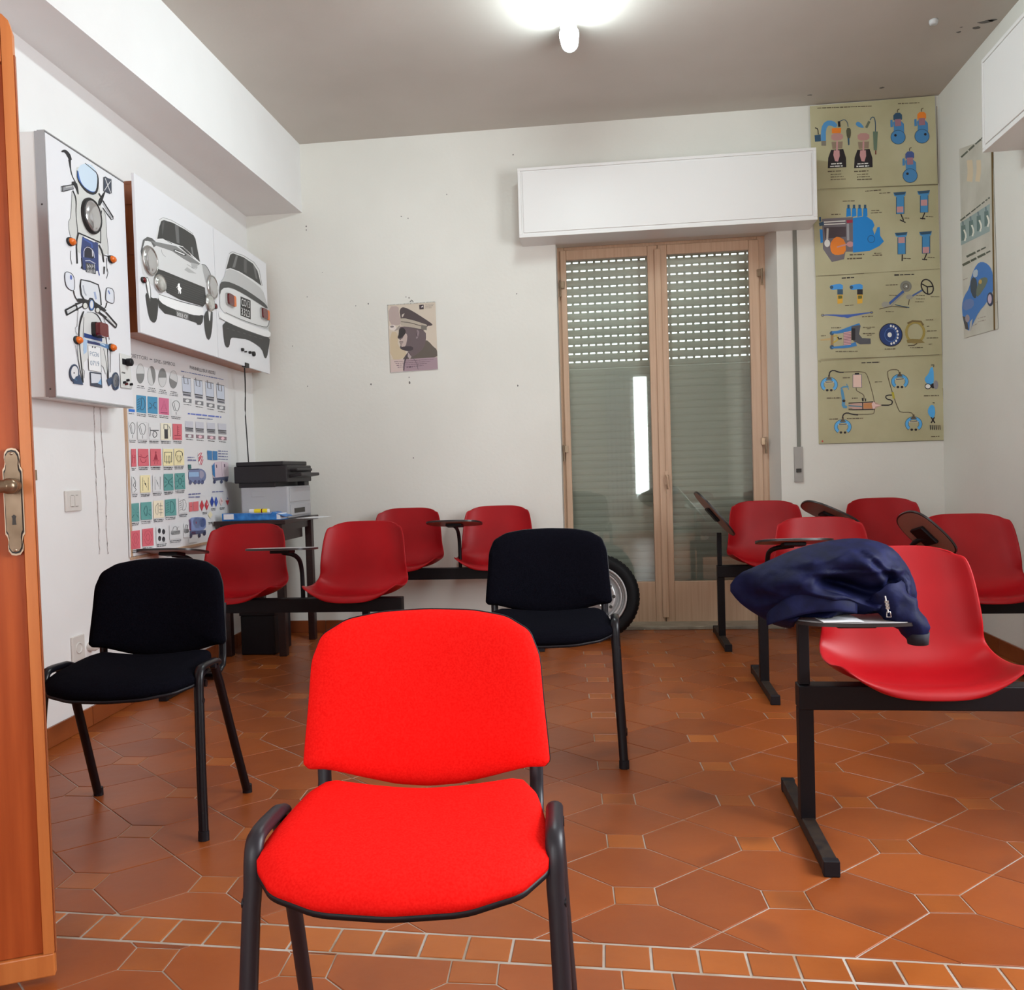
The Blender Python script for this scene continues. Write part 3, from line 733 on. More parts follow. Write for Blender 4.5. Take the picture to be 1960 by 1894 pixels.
def make_chair(name, label, fab, frame):
    t = thing(name, label, 'chair')
    # seat outline (x right, y back)
    half = [(0, -.172), (.11, -.163), (.190, -.128), (.232, -.070), (.234, -.015), (.220, .07), (.208, .130), (.185, .180), (.12, .176), (0, .166)]
    ol = half+[(-x, y) for x, y in half[::-1][1:-1]]
    ol = chaikin(densify(ol, 1), 2)
    def sf(x, y, h):
        z = .468+.030*((y+.2)/.38)-.006 + .024*(x/.24)**2*max(0, (y+.12)/.28) - .018*max(0, (-y-.10)/.105)**2
        return (x, y, z+h)
    v, f = pad(ol, .014, .030, sf)
    MB().add(v, [q[::-1] if False else q for q in f], 0, True).build('seat', fab, t, weld=True)
    ol2 = [(x*1.0, y*1.0) for x, y in ol]
    v, f = pad(ol2, .009, .0, lambda x, y, h: Vector(sf(x, y, 0))+Vector((0, 0, -.0145+h)), rings=(0, .35, .62, .8, .91, .97, 1.0))
    MB().add(v, f, 0, True).build('seat_pan', 'black_plastic', t, weld=True)
    # backrest outline (x, z)
    half = [(0, .815), (.09, .812), (.155, .801), (.200, .775), (.218, .728), (.223, .65), (.230, .568), (.232, .540), (.222, .529), (.19, .526), (.12, .505), (.06, .490), (0, .485)]
    ol = half+[(-x, y) for x, y in half[::-1][1:-1]]
    ol = chaikin(densify(ol, 1), 2)
    def bf(x, z, h):
        y = .225+.040*((z-.52)/.3) - .035*(x/.23)**2
        return (x, y-h, z)
    v, f = pad(ol, .006, .026, bf)
    MB().add(v, f, 0, True).build('backrest', fab, t, weld=True)
    v, f = pad([(x*1.008, .66+(z-.66)*1.010) for x, z in ol], .004, .016, lambda x, z, h: Vector(bf(x, z, 0))+Vector((0, .010+h, 0)), rings=(0, .35, .62, .8, .91, .97, 1.0))
    MB().add(v, f, 0, True).build('back_shell', 'black_plastic', t, weld=True)
    for s in (-1, 1):
        m_ = MB(); pth = [(s*.205, .10, .440), (s*.205, .19, .440), (s*.205, .225, .452), (s*.205, .238, .49), (s*.206, .242, .60), (s*.206, .25, .66)]
        m_.tube(pth, .013, 10, r2=.006, up=(0, 0, 1)) if False else None
        K = []
        for i, p in enumerate(pth):
            K.append(p)
        m_.tube(K, .0065, 10, r2=.0135, up=(1, 0, 0)); m_.build('back_bracket', frame, t)
    W = .240
    for s in (-1, 1):
        x = s*W
        fr = [(x+s*.018, -.112, .012), (x+s*.009, -.09, .20), (x+s*.002, -.068, .40)]+chaikin([(x, -.064, .425), (x, -.055, .498), (x, -.02, .507), (x, .07, .500)], 2, False)[1:]+[(x, .095, .492)]
        m_ = MB(); m_.tube(fr, .0115, 14, r2=.0150, up=(1, 0, 0)); m_.build('leg', frame, t)
        rr = [(x-s*.001, .068, .490), (x+s*.002, .10, .425), (x+s*.010, .18, .22), (x+s*.020, .262, .012)]
        m_ = MB(); m_.tube(rr, .0105, 12, r2=.0150, up=(1, 0, 0)); m_.build('leg', frame, t)
        for (yy, xx) in ((-.112, x+s*.018), (.265, x+s*.020)):
            m_ = MB(); m_.tube([(xx, yy-(.002 if yy < 0 else -.002), 0), (xx, yy, .028)], .0125, 12, r2=.017, up=(1, 0, 0)); m_.build('foot_cap', 'black_plastic', t)
        for yy, zz in ((-.066, .415), (.04, .497)):
            m_ = MB(); m_.tube([(x-s*.0, yy, zz-.006), (x+s*.016, yy, zz-.006)], .0085, 10, up=(0, 0, 1)); m_.build('bolt', 'black_plastic', t)
    for yy, zz in ((.0, .447), (.10, .443)):
        m_ = MB(); m_.tube([(-W, yy, zz), (W, yy, zz)], .010, 10, r2=.012); m_.build('crossbar', frame, t)
    return t
def place(o, x, y, deg): o.location = (x, y, 0); o.rotation_euler = (0, 0, math.radians(deg))
red = make_chair('visitor_chair', 'bright red upholstered chair with black legs, alone in the foreground', 'red_fabric', 'grey_paint')
place(red, -.341, 1.345, 3.5)
blk = make_chair('visitor_chair', 'black upholstered chair at the left, beside the open wooden door', 'black_fabric', 'black')
place(blk, -1.500, 2.476, 5.0)
blk2 = copy_tree(blk); blk2['label'] = 'black upholstered chair right behind the red one, in front of the car tyre'
place(blk2, -.248, 3.145, 0.0); blk2.scale = (1.08, 1, 1.033)
for o in (red, blk, blk2): o['group'] = 'upholstered chairs with oval tube legs'
red['group'] = 'upholstered chairs with oval tube legs'

# ================================================================ BEAM SEATING
def shell_mesh():
    prof = [(-.190, -.006), (-.186, .010), (-.165, .022), (-.12, .016), (-.05, .002), (.04, .000), (.10, .016), (.138, .060), (.158, .130), (.178, .230), (.198, .305), (.208, .350), (.212, .367)]
    hw = [.180, .212, .237, .249, .252, .252, .246, .238, .234, .226, .215, .196, .168]
    pr = chaikin([(a, b, c) for (a, b), c in zip(prof, hw)], 1, False)
    nv = len(pr)-1; NU = 20
    m_ = MB()
    def fn(u, v):
        j = min(int(round(v*nv)), nv); y, z, w_ = pr[j]; s = u*2-1
        x = math.copysign(abs(s)**.9, s)*w_
        isb = max(0.0, min(1.0, (z-.02)/.12))   # 0 seat, 1 back
        e = abs(s)**3.2
        seat_lift = .050*e*(1-isb)*min(1, (y+.27)/.12 if y < -.15 else 1)
        back_fwd = -.055*e*isb*(1 if z < .33 else max(.25, 1-(z-.33)/.09))
        dish = -.010*(1-s*s)*(1-isb)
        zz = z+seat_lift+dish
        if j >= nv-2: zz -= .018*abs(s)**4
        yy = y+back_fwd
        if j <= 3: yy += .035*abs(s)**2.5*(1-j/4.0)
        return (x, yy, zz)
    m_.grid(fn, NU, nv)
    return m_
def add_shell(t, x, zb):
    m_ = shell_mesh(); m_.v = [v+Vector((x, .02, zb+.012)) for v in m_.v]
    o = m_.build('seat_shell', 'shell', t, solid=.007, subsurf=1)
    # rolled rim
    return o
def add_tablet(t, x, y, z, pitch=8, roll=0, side=1, zb=.43, arm=True, px_=None, sc_=1.0):
    ol = [(a*sc_, b*sc_) for a, b in chaikin([(-.165, -.13), (.06, -.15), (.17, -.10), (.175, .06), (.12, .14), (-.10, .15), (-.175, .06)], 3)]
    T = Matrix.Translation((x, y, z)) @ Matrix.Rotation(math.radians(roll), 4, 'Y') @ Matrix.Rotation(math.radians(-pitch), 4, 'X')
    tb = MB().prism(ol, -.006, .003, T=T, mi=0, sm=True).build('writing_tablet', 'tablet_edge', t, bevel=.003)
    MB().prism([(a*.965, b*.965) for a, b in ol], .0031, .0040, T=T).build('tablet_top', 'tablet_top', tb)
    MB().prism([(a*.95, b*.95) for a, b in ol], -.0072, -.0061, T=T).build('tablet_underside', 'tablet_under', tb)
    MB().box((-.05, -.045, -.024), (.05, .045, -.0074), T=T).build('tablet_bracket', 'beam', tb, bevel=.004)
    if arm:
        px_ = x if px_ is None else px_
        pth = chaikin([(px_, .03, zb-.01), (px_, .03, z-.10), (px_-.0, y*.6+.02, z-.04), (x, y, z-.02)], 3, False)
        MB().tube(pth, .0115, 10, up=(0, 1, 0)).build('tablet_arm', 'beam', t)
    return tb
def beam_unit(label, x, y, deg, L, zb, seats, tablets, posts, group='beam seating units with red plastic shells', ht=.07, extra=None):
    t = thing('beam_seating', label, 'beam seating')
    t['group'] = group
    MB().box((0, -.03, zb-ht), (L, .03, zb)).build('beam', 'beam', t, bevel=.003)
    for p in posts:
        MB().box((p-.0, -.021, .035), (p+.042, .021, zb-ht)).build('post', 'beam', t, bevel=.002) if p < L-.05 else MB().box((p-.042, -.021, .035), (p, .021, zb-ht)).build('post', 'beam', t, bevel=.002)
        pc = p+.021 if p < L-.05 else p-.021
        ft = MB().box((pc-.019, -.29, .003), (pc+.019, .29, .040)).build('foot_bar', 'foot', t, bevel=.003)
        for q in (-.29, .29): MB().box((pc-.021, q-.012, 0), (pc+.021, q+.012, .043)).build('end_cap', 'black_plastic', ft, bevel=.003)
    for s in seats: 
        add_shell(t, s, zb)
        MB().box((s-.11, -.07, zb+.0005), (s+.11, .07, zb+.006)).build('shell_mount', 'beam', t, bevel=.001)
    for tb in tablets: add_tablet(t, zb=zb, **tb)
    if extra: extra(t)
    t.location = (x, y, 0); t.rotation_euler = (0, 0, math.radians(deg))
    return t
# right side, nearest first
def ex1(u):
    MB().box((.004, -.016, .4305), (.034, .016, .648)).build('tablet_post', 'beam', u, bevel=.002)
    add_tablet(u, .105, -.215, .664, pitch=2, arm=False)
    MB().tube(chaikin([(.02, 0, .62), (.02, -.02, .640), (.05, -.12, .640)], 2, False), .0115, 10).build('tablet_arm', 'beam', u)
beam_unit('nearest red shell seats at the right, navy jacket lying on their tablet', .535, 2.545, -1.0, 1.48, .43, [.335, 1.06], [], [0, 1.48], extra=ex1)
beam_unit('middle right row of red shell seats, one tablet level and one tilted up', .70, 4.15, -1.0, 1.32, .425, [.33, 1.01],
    [dict(x=.145, y=-.12, z=.715, pitch=9, px_=.05), dict(x=.735, y=-.10, z=.735, pitch=20, roll=46, px_=.70, sc_=.82)], [0, 1.32])
beam_unit('rear right row of red shell seats beside the glazed door', .645, 5.25, -.5, 1.38, .465, [.32, 1.02],
    [dict(x=-.02, y=-.10, z=.79, pitch=4, roll=50, arm=False), dict(x=.655, y=-.05, z=.765, pitch=14, roll=26, px_=.62)], [0, 1.38],
    extra=lambda u: MB().box((.004, -.016, .4655), (.030, .016, .665)).build('tablet_post', 'beam', u, bevel=.002))
# left side
beam_unit('front left row of red shell seats with level tablets, before the printer desk', -2.22, 4.20, 0, 1.165, .455, [.275, .925],
    [dict(x=.005, y=-.12, z=.722, pitch=10, px_=.06), dict(x=.58, y=-.10, z=.722, pitch=4, px_=.63)], [0, 1.165])
beam_unit('rear left row of red shell seats against the white back wall', -1.60, 5.28, 0, 1.22, .475, [.285, .880],
    [dict(x=.645, y=-.10, z=.765, pitch=10, px_=.65)], [0.01, 1.2])
# ================================================================ WALL CABINETS
WLN = Vector((1, 0.05, 0)).normalized(); WLU = Vector((-0.05, 1, 0)).normalized()
def LP(off):   # plane parallel to the left wall
    return Plane(Vector((xl(0), 0, 0))+WLN*off, WLU)
def on_l(x, y, off): pl = LP(off); u, v = pl.uv(x, y); return u, v
def wall_T(off=0): return LP(off).T()
def lens(parent, pl, x, y, rx, ry, mt, depth, crop, name, rim='steel', base=.004, label=None):
    """round lamp standing out of the panel; rx, ry in metres"""
    x0, y0, k = crop; u, v = pl.uv(x0+x/k, y0+y/k)
    T = pl.T() @ Matrix.Translation((u, v, 0)) @ Matrix.Diagonal((rx, ry, 1, 1))
    m_ = MB().lathe([(1.10, 0), (1.12, base), (1.04, base+.008), (.98, base+.006), (.98, 0)], 32, T=T).build(name+'_bezel' if False else name, rim, parent)
    if label: m_['label'] = label
    MB().lathe([(.985, base+.002), (.93, base+depth*.45), (.72, base+depth*.8), (.4, base+depth*.96), (0, base+depth)], 32, T=T).build('lens', mt, m_)
    return m_
# ---- motorcycle board
C6 = (80, 260, 7.283); C7 = (80, 510, 7.017)
off = .125; ply = LP(off)
a = ply.uv(106, 760); b = ply.uv(255.6, 778); c_ = ply.uv(240, 347)
y0, y1, z0, z1 = a[0]+.004, b[0], (a[1]+b[1])/2, c_[1]-.01
mo = thing('motorcycle_light_board', 'tall white box on the left wall with a motorcycle drawn from front and rear', 'teaching board', (xl(3.5)+.06, 3.5, z0))
T0 = wall_T()
MB().box((y0, z0, .0), (y1, z1, off-.004), T=T0).build('box_body', 'white_box', mo, bevel=.002)
MB().box((y0-.0025, z0-.0015, off-.040), (y0+.0, z1, off+.001), T=T0).build('corner_profile', 'alu', mo)
MB().box((y0, z1, off-.03), (y1, z1+.004, off+.002), T=T0).build('corner_profile', 'alu', mo)
MB().box((y0, z0-.004, off-.03), (y1, z0, off+.001), T=T0).build('corner_profile', 'alu', mo)
MB().box((y0+.006, z0+.004, off-.004), (y1-.002, z1-.004, off), T=T0).build('front_panel', 'panel', mo)
for k_ in (.02, .42, .75):
    MB().lathe([(.004, 0), (.003, .0015), (0, .002)], 8, T=T0 @ Matrix.Translation((y0-.003, z0+k_+.01, off-.02)) @ Matrix.Rotation(-PI/2, 4, 'Y')).build('screw', 'gap', mo)
K = (.012, .012, .016, 1); Kg = (.10, .10, .11, 1); BL = (.02, .05, .22, 1); LBL = (.30, .50, .72, 1)
q = Print(ply, C6)
# upper drawing: front view
q.poly([(480, 440), (700, 400), (800, 700), (830, 1000), (820, 1490), (500, 1360), (470, 900)], (.66, .66, .63, 1))
q.poly([(420, 780), (470, 880), (490, 1330), (470, 1520), (400, 1420), (370, 1300), (375, 1190), (405, 1130)], (.62, .62, .60, 1))
q.poly([(835, 1000), (880, 1030), (905, 1300), (920, 1640), (860, 1660), (825, 1480)], (.62, .62, .60, 1))
q.line([(420, 770), (400, 1140), (372, 1190), (375, 1310), (400, 1410)], 5, K)
q.line([(430, 760), (480, 880), (470, 1100), (497, 1300), (500, 1360)], [16, 20, 10, 10, 14], K, 2)
q.line([(850, 1000), (890, 1120), (905, 1400), (925, 1560), (920, 1680)], 5, K)
q.line([(830, 1040), (815, 1200), (820, 1420), (815, 1500)], 13, K, 2)
q.poly([(490, 470), (560, 380), (700, 400), (780, 520), (785, 700), (750, 820), (700, 830), (600, 760), (520, 660), (485, 560)], (.60, .72, .84, 1), 2)
q.line([(495, 490), (510, 600), (560, 700), (640, 760), (720, 790), (765, 760)], [22, 30, 26, 16, 12, 10], (.03, .12, .42, 1), 2)
q.line([(490, 480), (490, 600), (570, 720), (650, 790), (730, 810), (770, 760), (785, 620), (770, 520), (700, 460), (600, 380)], [10, 12, 26, 36, 34, 30, 22, 12, 10, 8], K, 1)
q.line([(385, 330), (400, 480), (425, 570), (465, 640)], [40, 16, 10, 14], K, 2); q.line([(272, 220), (320, 205), (370, 260), (400, 340)], [16, 40, 50, 34], K, 2)
q.poly([(265, 720), (290, 690), (430, 680), (450, 740), (300, 785), (265, 770)], (.28, .28, .30, 1)); q.line([(262, 710), (420, 680)], 12, K); q.line([(270, 775), (440, 740)], 10, K); q.line([(290, 700), (285, 780)], 12, K); q.line([(330, 715), (420, 700)], 18, (.5, .5, .5, 1))
q.line([(415, 660), (460, 660), (490, 740), (505, 815)], [40, 60, 30, 16], K, 1)
q.poly([(860, 580), (880, 565), (960, 610), (970, 790), (945, 812), (860, 770)], (.05, .06, .09, 1)); q.line([(880, 590), (955, 790)], 9, (.7, .7, .7, 1)); q.line([(955, 630), (870, 760)], 9, (.7, .7, .7, 1)); q.line([(858, 575), (965, 605), (968, 800), (858, 770)], 7, K, 0, None, True)
q.line([(875, 780), (845, 840), (815, 900), (795, 970)], [14, 34, 60, 26], K, 1); q.line([(790, 800), (840, 880)], 20, K)
q.line([(845, 900), (990, 1130)], 16, K); q.line([(845, 1000), (965, 1165)], 12, K); q.line([(960, 1170), (990, 1160), (990, 1120)], 10, K); q.line([(850, 940), (975, 1145)], 18, (.45, .45, .47, 1))
q.line([(505, 1350), (820, 1490)], 18, K); q.poly([(510, 1370), (815, 1500), (870, 1700), (560, 1500), (540, 1640), (470, 1600)], (.62, .62, .60, 1))
q.poly([(560, 1400), (780, 1490), (790, 1880), (700, 1890), (560, 1860), (540, 1600)], (.03, .05, .17, 1)); q.poly([(585, 1395), (735, 1465), (735, 1485), (585, 1415)], (.8, .8, .8, 1))
q.line([(575, 1430), (690, 1500), (700, 1560)], 20, (.05, .10, .35, 1)); q.poly([(590, 1560), (640, 1530), (710, 1580), (725, 1700), (700, 1710), (590, 1690)], (.015, .015, .03, 1)); q.line([(580, 1690), (582, 1580), (640, 1540), (715, 1600), (730, 1700)], 8, (.6, .6, .7, 1), 1); q.line([(700, 1590), (705, 1680)], 14, (.6, .6, .66, 1))
q.line([(505, 1360), (475, 1480), (490, 1780)], [26, 18, 22], K, 1); q.line([(790, 1520), (840, 1620), (860, 1760)], [22, 26, 14], K, 1); q.line([(550, 1700), (560, 1800), (545, 1850)], 14, K); q.line([(900, 1700), (905, 1890)], 6, K); q.line([(400, 1600), (395, 1700), (415, 1790)], 6, K)
q.line([(600, 1740), (660, 1735), (740, 1780)], 10, (.6, .6, .65, 1)); q.poly([(605, 1760), (735, 1790), (740, 1894), (610, 1880)], (.05, .05, .06, 1))
q.line([(420, 1470), (480, 1520)], 16, K); q.line([(860, 1660), (920, 1680), (930, 1720)], 10, K)
for k_ in range(7): q.line([(625+k_*17, 1790+(k_ % 2)*20), (640+k_*15, 1850-(k_ % 3)*15)], 8, (.6, .6, .6, 1))
# lower drawing: rear view
q.crop = C7
q.poly([(585, 30), (720, 30), (720, 100), (590, 70)], (.05, .05, .06, 1)); q.line([(540, 0), (550, 40)], 8, K); q.line([(835, 0), (830, 100)], [22, 12], K); q.line([(870, 20), (885, 80), (865, 160)], 6, K); q.line([(745, 0), (770, 120)], 10, (.03, .06, .3, 1))
for k_ in range(6): q.line([(600+k_*20, 40), (612+k_*18, 85)], 8, (.6, .6, .6, 1))
def icon_mirror(pts): q.poly(pts, (.72, .74, .80, 1), 1); q.line(pts, 9, K, 1, None, True)
icon_mirror([(300, 90), (330, 65), (400, 95), (430, 160), (435, 300), (410, 330), (350, 300), (310, 240)])
icon_mirror([(858, 300), (880, 280), (960, 305), (968, 470), (945, 500), (870, 470), (850, 440)])
q.poly([(370, 110), (400, 120), (400, 180), (370, 170)], (.10, .15, .45, 1), 1); q.line([(885, 320), (905, 370)], 16, (.12, .18, .45, 1))
q.line([(420, 325), (435, 400), (480, 465)], 12, K, 1); q.line([(870, 480), (855, 540), (830, 565)], 12, K, 1)
ws = [(520, 175), (640, 200), (750, 245), (775, 350), (790, 520), (760, 520), (700, 480), (670, 430), (640, 425), (610, 470), (560, 440), (525, 380), (510, 260)]
q.poly(ws, (.72, .74, .78, 1), 1); q.line(ws, [18]*len(ws)+[18] if False else 18, K, 0, None, True)
q.line([(545, 250), (560, 340), (590, 390)], 18, (.40, .42, .48, 1), 1); q.line([(700, 340), (720, 440)], 26, (.35, .42, .62, 1))
q.line([(310, 585), (470, 500), (560, 460)], [22, 24, 34], K); q.line([(330, 650), (480, 565), (560, 520)], [20, 20, 16], K); q.line([(310, 580), (335, 655)], 22, K); q.line([(335, 610), (460, 545)], 22, (.66, .66, .66, 1)); q.line([(450, 490), (470, 590)], 18, K)
q.line([(470, 450), (560, 460), (700, 520), (800, 560), (850, 600)], [40, 60, 60, 44, 30], K, 1)
q.line([(850, 610), (1000, 780)], 18, K); q.line([(840, 690), (985, 825)], 16, K); q.line([(985, 825), (1000, 780)], 14, K); q.line([(860, 660), (980, 795)], 18, (.66, .66, .66, 1)); q.line([(740, 600), (860, 690)], 26, K)
for (x, y, r) in ((575, 525, 28), (742, 585, 24)): q.ell(x, y, r, r*1.3, (.7, .7, .66, 1)); q.ring(x, y, r+5, r*1.3+6, 9, K)
q.ell(660, 520, 34, 74, (.05, .15, .42, 1)); q.ell(660, 510, 22, 56, (.75, .75, .75, 1)); q.ring(660, 515, 36, 76, 8, K)
q.poly([(560, 640), (640, 605), (740, 640), (800, 760), (840, 960), (880, 1080), (870, 1500), (800, 1300), (560, 1200), (540, 1560), (470, 1200), (490, 900), (520, 720)], (.68, .68, .67, 1), 1)
q.line([(555, 600), (515, 700), (490, 850), (495, 1050), (520, 1300), (545, 1560)], [14, 20, 12, 14, 18, 16], K, 1); q.line([(480, 570), (465, 800), (445, 820), (450, 880), (470, 920)], 5, K)
q.line([(600, 610), (680, 615), (750, 660), (810, 790), (850, 920), (870, 1080), (880, 1300), (885, 1540)], [6, 6, 20, 16, 12, 12, 12, 20], K, 1); q.line([(820, 680), (870, 850), (900, 980)], 6, K); q.line([(555, 680), (545, 900), (550, 1130)], 7, K); q.line([(445, 1060), (490, 1300), (540, 1560)], 6, K); q.line([(915, 1130), (910, 1420)], 6, K); q.line([(820, 1100), (860, 1300), (875, 1500)], 6, K)
q.poly([(555, 890), (800, 960), (800, 1010), (555, 950)], (.02, .05, .2, 1)); q.poly([(510, 965), (890, 1050), (890, 1110), (700, 1040), (510, 1010)], (.10, .22, .42, 1)); q.line([(540, 1000), (700, 1000), (840, 1060)], 14, (.55, .68, .80, 1)); q.poly([(540, 950), (600, 990), (590, 1150), (550, 1180)], (.40, .55, .75, 1))
q.poly([(600, 990), (770, 1030), (775, 1065), (605, 1030)], (.03, .04, .14, 1))
q.poly([(608, 1060), (775, 1085), (790, 1420), (622, 1390)], (.83, .83, .84, 1)); q.line([(608, 1060), (775, 1085), (790, 1420), (622, 1390)], 5, K, 0, None, True)
q.ell(670, 1080, 9, 12, K); q.ell(703, 1086, 9, 12, K)
PT = (.13, .20, .30, 1); q.text('PG36', 635, 1195, 758, 1215, 60, PT); q.text('0719', 640, 1325, 762, 1340, 68, PT)
q.poly([(635, 1410), (790, 1430), (803, 1630), (645, 1600)], (.04, .05, .08, 1)); q.poly([(648, 1430), (780, 1448), (785, 1560), (655, 1565)], (.66, .68, .74, 1)); q.poly([(740, 1570), (785, 1500), (790, 1590)], (.2, .4, .65, 1))
for (x, y, rx_, ry_) in ((425, 1430, 66, 120), (980, 1540, 52, 122)):
    q.ell(x, y, rx_, ry_, (.03, .05, .10, 1)); q.ell(x+4, y-6, rx_*.72, ry_*.74, (.72, .72, .74, 1)); q.ell(x-4, y-2, rx_*.12, ry_*.1, K)
    q.line([(x+5, y+70), (x+40, y+95)], 24, (.15, .3, .5, 1))
q.poly([(440, 1480), (500, 1450), (545, 1590), (410, 1570)], (.04, .07, .14, 1)); q.poly([(860, 1520), (920, 1480), (940, 1560), (890, 1610)], (.04, .07, .14, 1)); q.line([(540, 1380), (560, 1400), (555, 1500)], 6, K)
# switch plate
q.poly([(1035, 1160), (1180, 1200), (1200, 1640), (1050, 1620)], (.70, .70, .68, 1)); q.line([(1050, 1625), (1190, 1645), (1200, 1600)], 7, (.3, .3, .3, 1)); q.line([(1060, 1420), (1110, 1430)], 22, (.05, .05, .06, 1))
q.build(mo)
lens(mo, ply, 668, 1118, .062, .068, 'lens', .016, C6, 'headlamp', 'cable', .012)
def ind(par, x, y, crop, r=.016): 
    lens(par, ply, x, y, r*1.35, r, 'orange_lens', .022, crop, 'indicator_lamp', 'cable', .004)
ind(mo, 385, 1475, C6); ind(mo, 955, 1722, C6); ind(mo, 465, 988, C7); ind(mo, 925, 1088, C7)
u_, v_ = ply.uv(80+715/7.017, 510+850/7.017)
tl = MB().prism(rrect(u_-.036, v_-.032, u_+.036, v_+.030, .012), 0, .022, T=ply.T()).build('tail_lamp', 'cable', mo, bevel=.003)
MB().prism(rrect(u_-.034, v_-.030, u_+.034, v_+.028, .011), .022, .042, T=ply.T()).build('lens', 'red_lens', tl, bevel=.006)
u_, v_ = ply.uv(80+1125/7.017, 510+1285/7.017)
kn = MB().box((u_-.038, v_-.014, 0), (u_+.03, v_+.013, .008), T=ply.T()); kn.lathe([(.018, .008), (.018, .028), (.014, .032), (0, .033)], 20, T=ply.T() @ Matrix.Translation((u_+.002, v_, 0))); kn.build('rotary_switch', 'black_plastic', mo, bevel=.002)
for (x, y, mt) in ((1085, 1560, 'black_plastic'), (1130, 1530, 'black_plastic'), (1110, 1580, 'red_lens'), (1175, 1585, 'black_plastic')):
    u_, v_ = ply.uv(80+x/7.017, 510+y/7.017); MB().tube([(u_, v_, 0), (u_, v_+.002, .016)], .006, 8, T=ply.T(), up=(0, 1, 0)).build('toggle_switch', mt, mo)

# ---- car board (two white panels over a wooden box)
C8 = (250, 380, 5.571)
off = .165; plc = LP(off); T0 = wall_T()
a = plc.uv(267.8, 645); b = plc.uv(517, 709); tl_ = plc.uv(258.6, 346); m0 = plc.uv(413, 560)
ya, ybk = (a[0]+tl_[0])/2, min(b[0], 5.66-.04); zb0 = (a[1]+b[1])/2; zt0 = tl_[1]+.035
ca = thing('car_light_board', 'wide white cabinet on the left wall showing a classic car from front and rear', 'teaching board', (xl(4.5)+.06, 4.5, zb0))
MB().box((ya+.06, zb0+.012, 0), (ybk-.02, zt0-.03, off-.016), T=T0).build('wooden_box', 'box_wood', ca, bevel=.002)
MB().box((ya+.06, zt0-.03, 0), (ybk-.02, zt0-.015, off-.016), T=T0).build('box_lid', 'jamb', ca)
for k_ in (.12, .38, .62): MB().box((ya+.054, zb0+k_, off-.075), (ya+.060, zb0+k_+.06, off-.022), T=T0).build('box_hinge', 'jamb', ca, bevel=.001)
MB().box((ya, zb0, off-.014), (m0[0]-.003, zt0, off), T=T0).build('front_panel', 'panel', ca, bevel=.001)
MB().box((m0[0]+.003, zb0, off-.014), (ybk, zt0, off), T=T0).build('front_panel', 'panel', ca, bevel=.001)
MB().box((m0[0]-.003, zb0, off-.014), (m0[0]+.003, zt0, off-.006), T=T0).build('panel_gap_strip', 'gap', ca)
g = lambda v: (lin(v)*(1.25 if v > 150 else .75),)*3+(1,)
q = Print(plc, C8)
q.poly([(310, 215), (345, 200), (430, 225), (560, 300), (660, 370), (700, 430), (748, 690), (735, 700), (480, 500), (268, 452), (265, 420)], g(205))
q.line([(305, 225), (345, 202), (430, 228), (560, 302), (665, 375)], 4, g(120))
gw = [(325, 238), (355, 228), (450, 258), (580, 330), (670, 390), (690, 430), (738, 675), (600, 585), (490, 488), (330, 428), (282, 430), (305, 300)]
q.poly(gw, g(62)); q.poly([(470, 275), (510, 295), (520, 480), (490, 470), (480, 380)], g(120)); q.poly([(340, 245), (360, 240), (350, 330), (335, 400), (330, 300)], g(95)); q.poly([(640, 520), (655, 515), (670, 600), (655, 600)], g(140))
q.line([(270, 450), (300, 432), (345, 430), (430, 470)], 9, g(210)); q.line([(480, 490), (560, 515), (640, 595), (735, 680)], 9, g(215)); q.line([(345, 425), (440, 480)], 5, g(60)); q.line([(560, 512), (640, 600)], 5, g(60))
body = [(105, 640), (110, 520), (140, 440), (185, 412), (225, 425), (265, 455), (480, 505), (600, 590), (745, 700), (790, 705), (830, 760), (870, 850), (890, 1060), (860, 1180), (760, 1130), (520, 1060), (330, 990), (200, 900), (130, 800)]
q.poly(body, g(198)); q.poly([(105, 560), (130, 440), (175, 408), (225, 420), (262, 455), (270, 500), (245, 520), (215, 460), (175, 450), (130, 510), (118, 640)], g(105)); q.poly([(150, 450), (195, 455), (225, 510), (225, 530), (130, 520)], g(205))
q.poly([(215, 450), (480, 505), (600, 590), (740, 695), (700, 720), (560, 640), (440, 560), (265, 500)], g(150)); q.poly([(760, 700), (800, 710), (850, 800), (860, 850), (800, 900), (770, 780)], g(160)); q.line([(755, 700), (795, 705), (835, 765), (870, 860)], 6, g(80), 1)
q.poly([(600, 730), (700, 800), (620, 790), (570, 760)], g(165)); q.poly([(640, 680), (720, 700), (700, 740), (650, 740)], g(165)); q.line([(325, 540), (335, 590), (370, 620)], 3, g(110), 1); q.line([(600, 700), (690, 760), (710, 730)], 3, g(110), 1)
q.poly([(452, 545), (475, 538), (590, 588), (595, 610), (570, 612), (465, 568)], g(70), 1); q.poly([(470, 548), (575, 592), (570, 602), (468, 558)], g(225))
gr = [(262, 742), (340, 765), (560, 855), (790, 948), (805, 1110), (770, 1150), (520, 1075), (380, 1000), (340, 900), (250, 800)]
q.poly(gr, g(60))
for k_ in range(8): q.line([(300+k_*8, 800+k_*25), (560, 885+k_*25), (780, 975+k_*22)], 4, g(92), 1)
q.poly([(500, 912), (510, 902), (524, 908), (520, 928), (532, 950), (545, 955), (530, 972), (538, 1002), (524, 1022), (522, 990), (508, 978), (494, 960), (505, 950), (498, 935)], g(245), 1); q.line([(508, 960), (512, 1000), (506, 1012)], 7, g(240)); q.line([(495, 935), (488, 950)], 6, g(240))
q.poly([(285, 1060), (420, 1150), (600, 1215), (775, 1245), (765, 1315), (745, 1345), (710, 1345), (700, 1325), (600, 1290), (430, 1240), (360, 1225), (330, 1190), (300, 1160)], g(62))
